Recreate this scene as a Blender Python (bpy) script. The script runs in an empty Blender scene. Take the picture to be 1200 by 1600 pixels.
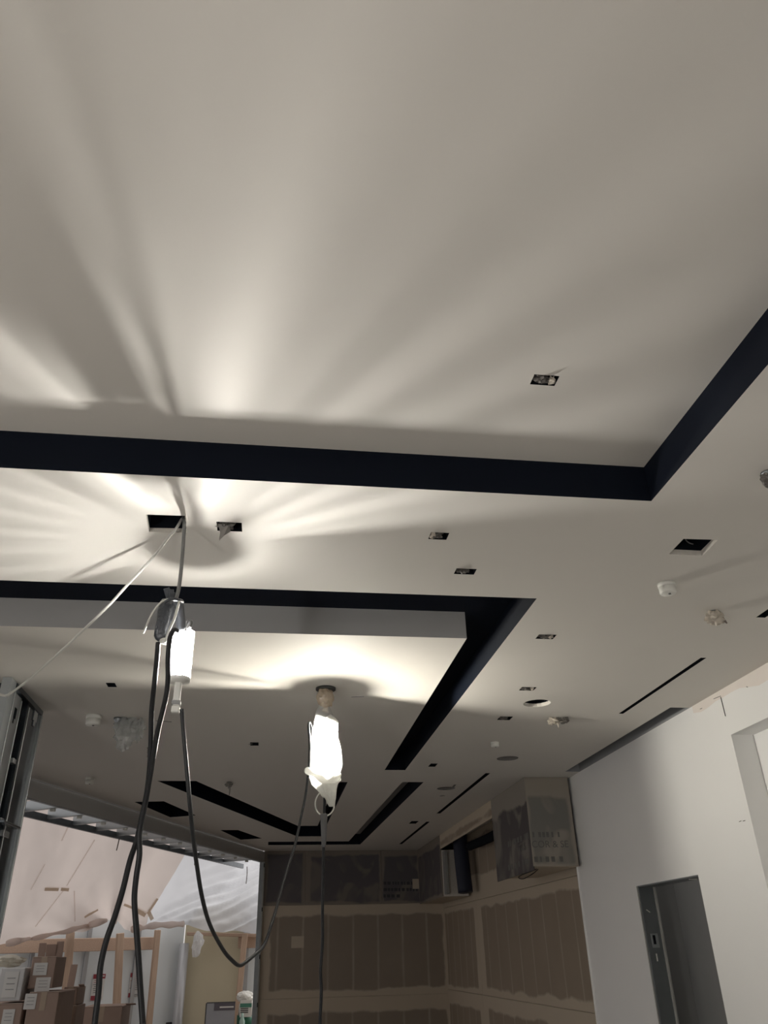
import bpy, bmesh, math, random
from mathutils import Vector, Matrix, noise
from mathutils.geometry import tessellate_polygon
from mathutils.bvhtree import BVHTree

random.seed(7)
scene = bpy.context.scene
COL = scene.collection

# ------------------------------------------------------------------ camera
CZ = 1.75                      # height of the phone above the floor
CEIL = CZ + 1.30               # finished ceiling
FPX = 1220.0
RT = Vector((0.990785, -0.133664, -0.021882))
UP = Vector((-0.046832, -0.489677, 0.870645))
FW = Vector((0.127089, 0.861598, 0.491424))
cam_d = bpy.data.cameras.new('camera')
cam = bpy.data.objects.new('camera', cam_d)
COL.objects.link(cam)
cam_d.sensor_fit = 'VERTICAL'
cam_d.sensor_height = 36.0
cam_d.lens = 36.0 * FPX / 1600.0
cam_d.clip_start = 0.02
cam_d.clip_end = 200
m = Matrix.Identity(4)
for i in range(3):
    m[i][0], m[i][1], m[i][2] = RT[i], UP[i], -FW[i]
m[2][3] = CZ
cam.matrix_world = m
scene.camera = cam

# ------------------------------------------------------------------ world (overcast daylight outside) and exposure
world = bpy.data.worlds.new('overcast')
scene.world = world
world.use_nodes = True
bg = world.node_tree.nodes['Background']
bg.inputs[0].default_value = (1.0, 0.955, 0.93, 1)
bg.inputs[1].default_value = 0.56
vs = scene.view_settings
vs.view_transform = 'Standard'
vs.look = 'None'
vs.exposure = 0.4
vs.gamma = 1.0
vs.use_curve_mapping = False

LED1 = 5200.0
LED2 = 5400.0
FILL_GLOBE = 132.0

# hazy sun on the tarpaulin outside
sun_d = bpy.data.lights.new('hazy_sun', 'SUN')
sun_d.energy = 1.0
sun_d.angle = math.radians(12)
sun_d.color = (1.0, .96, .92)
sun = bpy.data.objects.new('hazy_sun', sun_d)
COL.objects.link(sun)
sun.rotation_euler = (-Vector((.75, .35, .75))).to_track_quat('-Z', 'Y').to_euler()

# ------------------------------------------------------------------ measuring helpers (a sight line met with a real plane)
def ray(px, py):
    return RT * (px - 600.0) + UP * (800.0 - py) + FW * FPX
def at(px, py, Y):             # where a sight line meets the upright plane y = Y
    v = ray(px, py)
    return v * (Y / v.y) + Vector((0, 0, CZ))
def atx(px, py, X):
    v = ray(px, py)
    return v * (X / v.x) + Vector((0, 0, CZ))
def onc(px, py, z=CEIL):       # ... meets the ceiling
    v = ray(px, py)
    return v * ((z - CZ) / v.z) + Vector((0, 0, CZ))
def slope(px, py=1500):
    v = ray(px, py)
    return v.x / v.y

# ------------------------------------------------------------------ materials
def lin(c):
    return tuple(((v / 12.92) if v <= 0.04045 else ((v + 0.055) / 1.055) ** 2.4) for v in c)
def hexc(r, g, b):
    return lin((r / 255, g / 255, b / 255))
def N(nt, t, **kw):
    n = nt.nodes.new(t)
    for k, v in kw.items():
        setattr(n, k, v)
    return n
def math_n(nt, op, a, b=None, clamp=False):
    n = N(nt, 'ShaderNodeMath', operation=op)
    n.use_clamp = clamp
    for i, v in enumerate((a, b)):
        if v is None:
            continue
        if isinstance(v, (int, float)):
            n.inputs[i].default_value = v
        else:
            nt.links.new(v, n.inputs[i])
    return n.outputs[0]
def mix_n(nt, f, a, b):
    n = N(nt, 'ShaderNodeMix', data_type='RGBA')
    for s, v in ((n.inputs[0], f), (n.inputs[6], a), (n.inputs[7], b)):
        if isinstance(v, (int, float)):
            s.default_value = v
        elif isinstance(v, tuple):
            s.default_value = (*v, 1)
        else:
            nt.links.new(v, s)
    return n.outputs[2]
MATS = {}
def mat(name, c, rough=0.6, metal=0.0, var=0.06, scale=6.0, bump=0.0, bscale=60.0, spec=0.5, stretch=None):
    """plain surface with a little procedural mottling"""
    if name in MATS:
        return MATS[name]
    M = bpy.data.materials.new(name)
    M.use_nodes = True
    nt = M.node_tree
    b = nt.nodes['Principled BSDF']
    b.inputs['Roughness'].default_value = rough
    b.inputs['Metallic'].default_value = metal
    b.inputs['Specular IOR Level'].default_value = spec
    tc = N(nt, 'ShaderNodeTexCoord')
    src = tc.outputs['Object']
    if stretch:
        mp = N(nt, 'ShaderNodeMapping')
        mp.inputs['Scale'].default_value = stretch
        nt.links.new(src, mp.inputs[0])
        src = mp.outputs[0]
    nz = N(nt, 'ShaderNodeTexNoise')
    nz.inputs['Scale'].default_value = scale
    nz.inputs['Detail'].default_value = 4
    nt.links.new(src, nz.inputs['Vector'])
    lo = tuple(v * (1 - var) for v in c)
    hi = tuple(min(1, v * (1 + var)) for v in c)
    nt.links.new(mix_n(nt, nz.outputs[0], lo, hi), b.inputs['Base Color'])
    if bump:
        bn = N(nt, 'ShaderNodeTexNoise')
        bn.inputs['Scale'].default_value = bscale
        nt.links.new(src, bn.inputs['Vector'])
        bp = N(nt, 'ShaderNodeBump')
        bp.inputs['Strength'].default_value = bump
        bp.inputs['Distance'].default_value = 0.01
        nt.links.new(bn.outputs[0], bp.inputs['Height'])
        nt.links.new(bp.outputs[0], b.inputs['Normal'])
    MATS[name] = M
    return M
def emit(name, c, s):
    M = bpy.data.materials.new(name)
    M.use_nodes = True
    nt = M.node_tree
    nt.nodes.clear()
    e = N(nt, 'ShaderNodeEmission')
    e.inputs[0].default_value = (*c, 1)
    e.inputs[1].default_value = s
    o = N(nt, 'ShaderNodeOutputMaterial')
    nt.links.new(e.outputs[0], o.inputs[0])
    return M
def sheet(name, c, trans, clear=0.0, tc_=None, gloss=0.0, scale=3.0, var=0.06):
    """thin plastic film or cloth: scatters, lets light through, part of it clear"""
    M = bpy.data.materials.new(name)
    M.use_nodes = True
    nt = M.node_tree
    nt.nodes.clear()
    tex = N(nt, 'ShaderNodeTexCoord')
    nz = N(nt, 'ShaderNodeTexNoise')
    nz.inputs['Scale'].default_value = scale
    nt.links.new(tex.outputs['Object'], nz.inputs['Vector'])
    col = mix_n(nt, nz.outputs[0], tuple(v * (1 - var) for v in c), tuple(min(1, v * (1 + var)) for v in c))
    d = N(nt, 'ShaderNodeBsdfDiffuse')
    t = N(nt, 'ShaderNodeBsdfTranslucent')
    nt.links.new(col, d.inputs[0])
    if tc_:
        t.inputs[0].default_value = (*tc_, 1)
    else:
        nt.links.new(col, t.inputs[0])
    m1 = N(nt, 'ShaderNodeMixShader')
    m1.inputs[0].default_value = trans
    nt.links.new(d.outputs[0], m1.inputs[1])
    nt.links.new(t.outputs[0], m1.inputs[2])
    last = m1.outputs[0]
    if gloss:
        g = N(nt, 'ShaderNodeBsdfGlossy')
        g.inputs['Roughness'].default_value = 0.25
        m3 = N(nt, 'ShaderNodeMixShader')
        m3.inputs[0].default_value = gloss
        nt.links.new(last, m3.inputs[1])
        nt.links.new(g.outputs[0], m3.inputs[2])
        last = m3.outputs[0]
    if clear:
        p = N(nt, 'ShaderNodeBsdfTransparent')
        m2 = N(nt, 'ShaderNodeMixShader')
        m2.inputs[0].default_value = clear
        nt.links.new(last, m2.inputs[1])
        nt.links.new(p.outputs[0], m2.inputs[2])
        last = m2.outputs[0]
    o = N(nt, 'ShaderNodeOutputMaterial')
    nt.links.new(last, o.inputs[0])
    return M

CEIL_P = mat('ceiling_paint', (0.70, 0.675, 0.63), 0.75, var=0.02, scale=2.0, bump=0.02, bscale=250)
WALL_P = mat('wall_primer', (0.86, 0.86, 0.85), 0.7, var=0.025, scale=1.5, bump=0.03, bscale=120)
ISL_G = mat('reveal_side_grey', (0.42, 0.42, 0.42), 0.7, var=0.03)  # grey for slot faces, darker than the ceiling colour
NAVY = mat('navy_paint', (0.003, 0.0055, 0.0125), 0.75, var=0.15, spec=0.15)
VOID = mat('plenum_dark', (0.008, 0.010, 0.014), 0.9, spec=0.1)
GYP = mat('cut_gypsum_edge', (0.66, 0.63, 0.58), 0.9, var=0.12, scale=60, bump=0.4)
MUD = hexc(150, 140, 122)
STEEL = mat('galvanised_steel', (0.42, 0.45, 0.47), 0.30, 0.6, var=0.22, scale=9, stretch=(1, 1, .15))
STEEL_D = mat('shaded_galvanised_track', (0.30, 0.32, 0.34), 0.45, 0.9, var=0.2, scale=12)  # darker copy of the steel, shade put into its colour
BLACK = mat('black_rubber', (0.014, 0.015, 0.018), 0.42, var=0.1, spec=0.3)
GREYC = mat('grey_cable_jacket', (0.16, 0.16, 0.16), 0.45, var=0.1)
WHITEC = mat('white_cable_jacket', (0.62, 0.62, 0.58), 0.45, var=0.05)
WHITE_PL = mat('white_plastic', (0.78, 0.78, 0.74), 0.4, var=0.03)
GREYW = mat('grey_wrapped_plastic', (0.05, 0.056, 0.068), 0.28, var=0.35, scale=40, bump=0.5, bscale=80)
PAPER = mat('masking_paper', (0.55, 0.50, 0.43), 0.85, var=0.25, scale=50, bump=0.5)
PAPERD = mat('dusty_foil_wrap', (0.14, 0.13, 0.12), 0.4, 0.4, var=0.7, scale=90, bump=0.6)
WOOD = mat('pine_lumber', (0.48, 0.345, 0.255), 0.7, var=0.22, scale=5, stretch=(14, 14, 1))
WOODH = mat('pine_beam', (0.48, 0.34, 0.255), 0.7, var=0.22, scale=5, stretch=(1, 14, 14))
CARD = mat('cardboard', (0.35, 0.255, 0.21), 0.85, var=0.1, scale=8)
CARDL = mat('cardboard_edge', (0.50, 0.40, 0.33), 0.85, var=0.1, scale=8)
CARDW = mat('white_carton', (0.60, 0.60, 0.60), 0.7, var=0.08, scale=8)
LABELP = mat('paper_label', (0.66, 0.65, 0.63), 0.6, var=0.04)
TAPE = mat('tan_tape', (0.42, 0.33, 0.25), 0.5, var=0.1)
PANELW = mat('insulated_panel_white', (0.70, 0.74, 0.76), 0.45, var=0.05, scale=1.5)
PANELB = mat('insulated_panel_cream', (0.56, 0.50, 0.36), 0.5, var=0.06, scale=1.5)
ALU = mat('aluminium_trim', (0.42, 0.43, 0.45), 0.4, 0.6, var=0.1)
FLOOR_M = mat('concrete_slab', (0.30, 0.28, 0.26), 0.85, var=0.2, scale=2.5, bump=0.1)
GREYB = mat('grey_door_board', (0.25, 0.25, 0.245), 0.6, var=0.06)
FRAME_G = mat('grey_steel_frame', (0.22, 0.24, 0.25), 0.35, 0.6, var=0.12, scale=10)
RED = mat('red_print', (0.28, 0.035, 0.05), 0.6)
INK = mat('dark_print', (0.045, 0.045, 0.05), 0.7, var=0.3, scale=30)
TARP = sheet('white_tarpaulin', (0.80, 0.72, 0.68), 0.52, scale=1.2, var=0.05)
GUARD = sheet('frosted_lamp_guard', (0.85, 0.87, 0.90), 0.13, scale=5)
BAGM = sheet('milky_plastic_bag', (0.86, 0.90, 0.92), 0.55, clear=0.84, gloss=0.06, scale=30, var=0.1)
FILM = sheet('clear_plastic_film', (0.60, 0.62, 0.62), 0.4, clear=0.55, gloss=0.15, scale=30, var=0.3)

# ------------------------------------------------------------------ mesh helpers
def tagl(o, label=None, cat=None, group=None, kind=None):
    if label: o['label'] = label
    if cat: o['category'] = cat
    if group: o['group'] = group
    if kind: o['kind'] = kind
    return o
def parent_to(o, p):
    if p is None:
        return
    o.parent = p
    o.matrix_parent_inverse = WM[p.name].inverted()
WM = {}
def mk(name, verts, faces, material, parent=None, smooth=False, frame=None):
    """one mesh object, its origin at the middle of its own bounds; frame = rotation of the local axes"""
    vs_ = [Vector(v) for v in verts]
    lo = Vector([min(v[i] for v in vs_) for i in range(3)])
    hi = Vector([max(v[i] for v in vs_) for i in range(3)])
    c = (lo + hi) / 2
    M = Matrix.Translation(c) @ (frame.to_4x4() if frame else Matrix.Identity(4))
    inv = M.inverted()
    me = bpy.data.meshes.new(name)
    me.from_pydata([inv @ v for v in vs_], [], faces)
    me.validate()
    mats = material if isinstance(material, (list, tuple)) else [material]
    for x in mats:
        me.materials.append(x)
    if smooth:
        for p in me.polygons:
            p.use_smooth = True
    o = bpy.data.objects.new(name, me)
    COL.objects.link(o)
    o.matrix_world = M
    WM[o.name] = M
    parent_to(o, parent)
    return o
def empty(name, loc):
    o = bpy.data.objects.new(name, None)
    o.empty_display_size = 0.05
    COL.objects.link(o)
    o.location = loc
    WM[o.name] = Matrix.Translation(Vector(loc))
    return o
def from_bm(name, bm, material, parent=None, smooth=False):
    bm.normal_update()
    bm.verts.ensure_lookup_table()
    bm.verts.index_update()
    v = [x.co.copy() for x in bm.verts]
    f = [[q.index for q in p.verts] for p in bm.faces]
    bm.free()
    return mk(name, v, f, material, parent, smooth)
def quad(name, a, b, c, d, material, parent=None):
    return mk(name, [a, b, c, d], [(0, 1, 2, 3)], material, parent)
def box_verts(size, bevel):
    bm = bmesh.new()
    bmesh.ops.create_cube(bm, size=1.0)
    bmesh.ops.scale(bm, vec=Vector(size), verts=bm.verts)
    if bevel:
        bmesh.ops.bevel(bm, geom=list(bm.edges), offset=min(bevel, min(size) * .3), segments=1, affect='EDGES', profile=0.5)
    bm.verts.index_update()
    v = [x.co.copy() for x in bm.verts]
    f = [[q.index for q in p.verts] for p in bm.faces]
    bm.free()
    return v, f
def box(name, c, size, material, parent=None, rot=None, bevel=0.004):
    v, f = box_verts(size, bevel)
    Rm = rot if rot is not None else Matrix.Identity(3)
    v = [Rm @ x + Vector(c) for x in v]
    return mk(name, v, f, material, parent, frame=Rm)
def bar(name, a, b, w, h, material, parent=None, side=None, bevel=0.004):
    """straight square-edged piece from a to b"""
    a, b = Vector(a), Vector(b)
    z = (b - a).normalized()
    s = Vector(side) if side is not None else (Vector((1, 0, 0)) if abs(z.x) < .8 else Vector((0, 1, 0)))
    y = z.cross(s).normalized()
    x = y.cross(z).normalized()
    Rm = Matrix((x, y, z)).transposed()
    return box(name, (a + b) / 2, (w, h, (b - a).length), material, parent, Rm, bevel)
def catmull(p, n=6):
    p = [Vector(q) for q in p]
    if len(p) < 3:
        return p
    out = []
    for i in range(len(p) - 1):
        p0, p1, p2, p3 = p[max(i - 1, 0)], p[i], p[i + 1], p[min(i + 2, len(p) - 1)]
        for k in range(n):
            t = k / n
            out.append(0.5 * ((2 * p1) + (p2 - p0) * t + (2 * p0 - 5 * p1 + 4 * p2 - p3) * t * t + (3 * p1 - p0 - 3 * p2 + p3) * t ** 3))
    out.append(p[-1])
    return out
def tube(name, pts, r, material, parent=None, sides=8, n=6, smoothpath=True):
    P = catmull(pts, n) if smoothpath else [Vector(q) for q in pts]
    V, F = [], []
    t0 = (P[1] - P[0]).normalized()
    u = t0.orthogonal().normalized()
    for i, q in enumerate(P):
        t = (P[min(i + 1, len(P) - 1)] - P[max(i - 1, 0)]).normalized()
        u = (u - t * u.dot(t)).normalized()
        w = t.cross(u)
        rr = r(i / (len(P) - 1)) if callable(r) else r
        for k in range(sides):
            a = 2 * math.pi * k / sides
            V.append(q + (u * math.cos(a) + w * math.sin(a)) * rr)
    for i in range(len(P) - 1):
        for k in range(sides):
            F.append((i * sides + k, i * sides + (k + 1) % sides, (i + 1) * sides + (k + 1) % sides, (i + 1) * sides + k))
    F.append(tuple(range(sides))[::-1])
    F.append(tuple((len(P) - 1) * sides + k for k in range(sides)))
    return mk(name, V, F, material, parent, True)
def lathe(name, c, prof, material, parent=None, sides=24, smooth=True, a0=0.0, a1=360.0, tilt=None):
    """prof: (radius, height) pairs around the vertical through c"""
    c = Vector(c)
    V, F = [], []
    full = abs(a1 - a0 - 360) < 1e-6
    n = sides if full else sides + 1
    for r, z in prof:
        for k in range(n):
            a = math.radians(a0 + (a1 - a0) * k / sides)
            p = Vector((r * math.cos(a), r * math.sin(a), z))
            V.append(c + (tilt @ p if tilt else p))
    for i in range(len(prof) - 1):
        for k in range(sides):
            k2 = (k + 1) % n
            F.append((i * n + k, i * n + k2, (i + 1) * n + k2, (i + 1) * n + k))
    if full:
        if prof[0][0] > 1e-5: F.append(tuple(range(n))[::-1])
        if prof[-1][0] > 1e-5: F.append(tuple((len(prof) - 1) * n + k for k in range(n)))
    return mk(name, V, F, material, parent, smooth)
def crumple(name, c, size, material, parent=None, amp=0.35, seed=0, sub=3, freq=1.7, smooth=False):
    bm = bmesh.new()
    bmesh.ops.create_icosphere(bm, subdivisions=sub, radius=1.0)
    c = Vector(c)
    for v in bm.verts:
        d = v.co.normalized()
        n1 = noise.noise(d * freq + Vector((seed * 3.1, seed, 0)))
        n2 = noise.noise(d * freq * 3 + Vector((0, seed * 5.3, seed)))
        k = 1 + amp * n1 + amp * .6 * n2
        v.co = c + Vector((d.x * size[0], d.y * size[1], d.z * size[2])) * k
    return from_bm(name, bm, material, parent, smooth)
def poly(loops3):
    """flat polygon with holes -> verts, tris"""
    tris = tessellate_polygon([[Vector(p) for p in L] for L in loops3])
    V = [Vector(p) for L in loops3 for p in L]
    return V, [tuple(t) for t in tris]

# ================================================================== CEILING
TRAY_Z = CEIL + 0.135
SLOT_Z = CEIL + 0.135
tray = [(-2.6, -1.8), (1.22, -1.8), (1.22, 2.12), (-2.6, 2.12)]
slot_a = [(-2.4, 2.96), (1.085, 2.96), (1.085, 6.53), (0.915, 6.53), (0.895, 3.46), (-2.4, 3.46)]
slot_b = [(-.95, 7.02), (-.63, 7.02), (.33, 9.70), (.56, 9.70), (.56, 7.05), (.66, 7.05), (.66, 10.63), (.36, 10.63)]
slot_c = [(1.14, 7.04), (1.33, 7.04), (1.25, 11.5), (0.0, 11.5), (0.0, 11.15), (1.06, 11.15)]
dia1 = [tuple(onc(*p)[:2]) for p in ((210, 1253), (256, 1252), (306, 1274), (266, 1277))]
dia2 = [tuple(onc(*p)[:2]) for p in ((344, 1297), (372, 1297), (409, 1310), (376, 1312))]
hole1 = [tuple(onc(*p)[:2]) for p in ((233, 831), (292, 832), (289, 806), (228, 804))]
hole2 = [tuple(onc(*p)[:2]) for p in ((1045, 866), (1097, 868.5), (1122, 843.5), (1068, 842))]
lin_a = [(2.185, 3.65), (2.215, 3.65), (2.215, 4.74), (2.185, 4.74)]
lin_b = [(1.79, 6.64), (1.83, 6.64), (1.83, 8.80), (1.79, 8.80)]
lin_c = [(1.79, 9.41), (1.83, 9.41), (1.83, 11.5), (1.79, 11.5)]
lin_d = [(2.165, 2.0), (2.21, 2.0), (2.21, 3.09), (2.165, 3.09)]
reveal = [(2.46, 4.58), (2.588, 4.58), (2.588, 6.56), (2.46, 6.56)]
def rect_px(x0, x1, y0, y1, z=CEIL):
    ym = (y0 + y1) / 2
    a, b = onc(x0, ym, z), onc(x1, ym, z)
    f, g = onc((x0 + x1) / 2, y1, z).y, onc((x0 + x1) / 2, y0, z).y
    return [(a.x, min(f, g)), (b.x, min(f, g)), (b.x, max(f, g)), (a.x, max(f, g))]
cuts = {  # small downlight cut-outs, as they come in the photograph
    'b': rect_px(339, 378, 816, 830), 'c': rect_px(671, 700, 832, 843), 'd': rect_px(711, 743, 888.5, 897.5),
    'e': rect_px(839, 867, 991.5, 998.5), 'f': rect_px(813, 836, 1073.5, 1079), 'g': rect_px(779, 799, 1119.5, 1125),
    'h': rect_px(167, 181, 1067, 1073.5), 'i': rect_px(391, 404, 1160, 1165), 'j': rect_px(671, 682, 1193, 1198),
    'k': rect_px(641, 652, 1283, 1287)}
cut_t = rect_px(831, 871, 586, 602, TRAY_Z)
def circ(px, py, r, n=20):
    c = onc(px, py)
    return [(c.x + r * math.cos(2 * math.pi * k / n), c.y + r * math.sin(2 * math.pi * k / n)) for k in range(n)]
rnd1 = circ(839, 1099, .083)
rnd2 = circ(793, 1185, .085)
rnd3 = circ(697, 1232, .085)
outer = [(-4.2, -3.0), (2.75, -3.0), (2.75, 12.3), (0.0, 12.3), (-2.84, 4.42), (-4.2, 4.42)]
holes = [tray, slot_a, slot_b, slot_c, dia1, dia2, hole1, hole2, lin_a, lin_b, lin_c, lin_d, reveal, rnd1, rnd2, rnd3] + list(cuts.values())
V, F = poly([[(x, y, CEIL) for x, y in L] for L in [outer] + holes])
ceiling = mk('ceiling', V, F, CEIL_P)
tagl(ceiling, 'off-white plasterboard ceiling with recessed trays, slots and fixture cut-outs', kind='structure')

def recess(name, L, z0, z1, side, top, parent=ceiling, lip=0.0, lipmat=None, edge_mats=None):
    """side faces and cap of an opening in the ceiling"""
    n = len(L)
    if lip:
        V = [(x, y, z0) for x, y in L] + [(x, y, z0 + lip) for x, y in L]
        mk('board_edge', V, [(i, (i + 1) % n, n + (i + 1) % n, n + i) for i in range(n)], lipmat or GYP, parent)
        z0 += lip
    V = [(x, y, z0) for x, y in L] + [(x, y, z1) for x, y in L]
    F = [(i, (i + 1) % n, n + (i + 1) % n, n + i) for i in range(n)]
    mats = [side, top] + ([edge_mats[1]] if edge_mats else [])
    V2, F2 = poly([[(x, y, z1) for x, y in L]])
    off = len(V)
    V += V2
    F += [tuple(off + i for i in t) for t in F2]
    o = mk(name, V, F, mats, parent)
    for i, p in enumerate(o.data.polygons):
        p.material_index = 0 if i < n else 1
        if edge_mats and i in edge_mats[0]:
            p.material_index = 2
    return o
# tray above the camera: navy fascia round it, its own ceiling panel
V = [(x, y, CEIL) for x, y in tray] + [(x, y, TRAY_Z) for x, y in tray]
mk('tray_fascia', V, [(i, (i + 1) % 4, 4 + (i + 1) % 4, 4 + i) for i in range(4)], NAVY, ceiling)['label'] = 'navy blue fascia around the ceiling tray'
V, F = poly([[(x, y, TRAY_Z) for x, y in L] for L in (tray, cut_t)])
mk('tray_panel', V, F, CEIL_P, ceiling)
recess('light_slot', slot_a, CEIL, SLOT_Z, NAVY, NAVY, edge_mats=([4, 3], ISL_G))['label'] = 'navy blue slot around the ceiling island'
recess('light_slot', slot_b, CEIL, SLOT_Z, NAVY, NAVY)
recess('light_slot', slot_c, CEIL, SLOT_Z, NAVY, ISL_G, edge_mats=([2, 3, 4], NAVY))
recess('light_slot', dia1, CEIL, SLOT_Z, NAVY, NAVY)
recess('light_slot', dia2, CEIL, SLOT_Z, NAVY, NAVY)
for L in (lin_a, lin_b, lin_c, lin_d):
    recess('diffuser_slot', L, CEIL, CEIL + .06, VOID, VOID)
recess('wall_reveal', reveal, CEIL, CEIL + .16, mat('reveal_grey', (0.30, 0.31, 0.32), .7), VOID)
h1 = recess('fixture_cutout', hole1, CEIL, CEIL + .16, VOID, VOID, lip=.016)
h2 = recess('fixture_cutout', hole2, CEIL, CEIL + .16, VOID, VOID, lip=.022)
for L in (rnd1,):
    recess('speaker_cutout', L, CEIL, CEIL + .12, VOID, VOID, lip=.022)
for L in (rnd2, rnd3):
    o = recess('speaker_cutout', L, CEIL, CEIL + .02, mat('speaker_can_grey', (0.20, 0.19, 0.18), .7), mat('speaker_can_grey', (0.2, .2, .2)))
# coiled wire up inside the square opening
c2 = Vector((sum(p[0] for p in hole2) / 4, sum(p[1] for p in hole2) / 4, CEIL + .05))
tube('plenum_wire', [c2 + Vector((.01 + .012 * math.cos(a * 1.3), .03 + .012 * math.sin(a * 1.3), .012 * a - .02)) for a in range(9)], .0025, GREYC, h2, 6)
k = 0
for key, L in list(cuts.items()) + [('t', cut_t)]:
    z = TRAY_Z if key == 't' else CEIL
    o = recess('fixture_cutout', L, z, z + .05, VOID, VOID)
    cx, cy = sum(p[0] for p in L) / 4, sum(p[1] for p in L) / 4
    w, dpt = L[1][0] - L[0][0], L[2][1] - L[1][1]
    k += 1
    if key in 'bcdefgt':
        crumple('paper_wrap', (cx - w * .12, cy - dpt * .05, z + .005), (w * .30, dpt * .34, .011), PAPERD, o, .8, k, 3, 2.6)
        if key in 'ceft':
            crumple('paper_scrap', (cx + (w * .28 if key != 'c' else -w * .33), cy, z + .002), (w * .15, dpt * .34, .007), PAPER, o, .8, k + 20, 2, 2.6)
    if key == 'b':   # torn flap hanging out of the cut-out
        a = onc(341, 819)
        V = [a, onc(358, 819), onc(360, 826) + Vector((0, 0, -.01)), at(350, 836, a.y + .01), at(342, 844, a.y + .02), at(344, 832, a.y + .01)]
        V2 = [p + Vector((.001, .003, 0)) for p in V]
        mk('torn_flap', V + V2, [(0, 1, 2, 3, 4, 5), (11, 10, 9, 8, 7, 6)] + [(i, (i + 1) % 6, 6 + (i + 1) % 6, 6 + i) for i in range(6)], mat('torn_paper', (.20, .19, .18), .8), o)
    if key == 't':
        a = onc(846, 588, z) + Vector((0, 0, -.003))
        b = onc(862, 582.5, z) + Vector((0, 0, -.02))
        c = onc(859, 590, z) + Vector((0, 0, -.003))
        mk('torn_flap', [a, b, c, a + Vector((0, .003, .002)), b + Vector((0, .003, .002)), c + Vector((0, .003, .002))],
           [(0, 1, 2), (5, 4, 3), (0, 1, 4, 3), (1, 2, 5, 4), (2, 0, 3, 5)], PAPERD, o)

# ================================================================== WALLS, FLOOR
XR = 2.59
floor = mk('floor', [(-9, -3, 0), (4, -3, 0), (4, 17, 0), (-9, 17, 0)], [(0, 1, 2, 3)], FLOOR_M)
tagl(floor, 'bare grey concrete floor of the unfinished room', kind='structure')
TOP = CEIL + .16
L = [(-3, 0), (2.0, 0), (2.0, 2.79), (4.2, 2.79), (4.2, 0), (4.90, 0), (4.90, 2.12), (5.79, 2.12), (5.79, 0), (6.9, 0), (6.9, TOP), (-3, TOP)]
V, F = poly([[(XR, y, z) for y, z in L]])
wall_r = tagl(mk('wall_right', V, F, WALL_P), 'white primed right-hand wall with niche and door opening', kind='structure')
NX = 2.725
n_ = mk('niche', [(XR, 2.0, 0), (XR, 4.2, 0), (NX, 4.2, 0), (NX, 2.0, 0), (XR, 2.0, 2.79), (XR, 4.2, 2.79), (NX, 4.2, 2.79), (NX, 2.0, 2.79)],
        [(1, 2, 6, 5), (2, 3, 7, 6), (3, 0, 4, 7), (4, 5, 6, 7)], WALL_P, wall_r)
# unpainted joint compound along the wall top, a crack and scuffs
mudp = mat('pinkish_joint_compound', (0.80, 0.745, 0.70), 0.8, var=0.05, scale=7)
def strip_mesh(name, top, bottom, x, material, parent, amp=.012):
    V, F = [], []
    n = 26
    for i in range(n + 1):
        t = i / n
        y = top[0] + (top[1] - top[0]) * t
        zb = bottom[0] + (bottom[1] - bottom[0]) * t + amp * noise.noise(Vector((y * 4, 1.3, 0))) * 4
        V += [(x, y, top[2]), (x, y, zb)]
    F = [(2 * i, 2 * i + 1, 2 * i + 3, 2 * i + 2) for i in range(n)]
    return mk(name, V, F, material, parent)
strip_mesh('joint_compound', (2.2, 4.55, CEIL), (CEIL - .15, CEIL - .05), XR - .0015, mudp, wall_r)
def wallmark(px0, py0, px1, py1, w, material=INK, name='crack'):
    a, b = atx(px0, py0, XR - .003), atx(px1, py1, XR - .003)
    return bar(name, a, b, w, .002, material, wall_r, side=(1, 0, 0), bevel=0)
wallmark(1126, 1089, 1133.5, 1119, .004)
wallmark(1115, 1092, 1126, 1087.5, .003)
wallmark(1155, 1284, 1158, 1282.5, .003, name='scuff')
wallmark(1161, 1283, 1164, 1282, .004, name='scuff')
wallmark(1094, 1108, 1097, 1106.5, .005, name='scuff')
wallmark(1166.5, 1073, 1168, 1073.5, .006, name='scuff')
wall_b0 = tagl(mk('wall_behind', [(-4.2, -3, 0), (2.6, -3, 0), (2.6, -3, TOP), (-4.2, -3, TOP)], [(0, 1, 2, 3)], WALL_P), 'plain white wall behind the viewer', kind='structure')
wall_l = tagl(mk('wall_left', [(-4.2, -3, 0), (-4.2, 4.42, 0), (-4.2, 4.42, TOP), (-4.2, -3, TOP)], [(0, 1, 2, 3)], WALL_P), 'plain white left-hand wall near the viewer', kind='structure')

# door opening: steel frame, closet behind
door = tagl(empty('door_1', (XR + .05, 5.35, 0)), 'tall narrow doorway with grey steel frame and no door leaf', kind='structure')
y0, y1, dz = 4.90, 5.79, 2.12
box('jamb', (XR + .062, y1 + .006, dz / 2), (.118, .03, dz), FRAME_G, door, bevel=.002)
box('jamb', (XR + .062, y0 - .006, dz / 2), (.118, .03, dz), FRAME_G, door, bevel=.002)
box('head', (XR + .062, (y0 + y1) / 2, dz + .006), (.118, y1 - y0, .03), FRAME_G, door, bevel=.002)
box('jamb_stop', (XR + .115, y1 - .016, dz / 2), (.014, .02, dz), mat('pale_stop_bead', (.42, .42, .40), .5), door, bevel=.002)
box('jamb_edge', (XR - .002, y1 + .004, dz / 2), (.006, .012, dz), mat('pale_stop_bead', (.42, .42, .40), .5), door, bevel=.001)
sp = atx(1021, 1467, XR + .05)
sj = (y1 - .0105)
st = box('strike_plate', (XR + .06, sj, sp.z - .01), (.05, .003, .085), STEEL, door, bevel=.001)
box('strike_hole', (XR + .055, sj - .002, sp.z - .005), (.018, .003, .055), VOID, st, bevel=.001)
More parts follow.
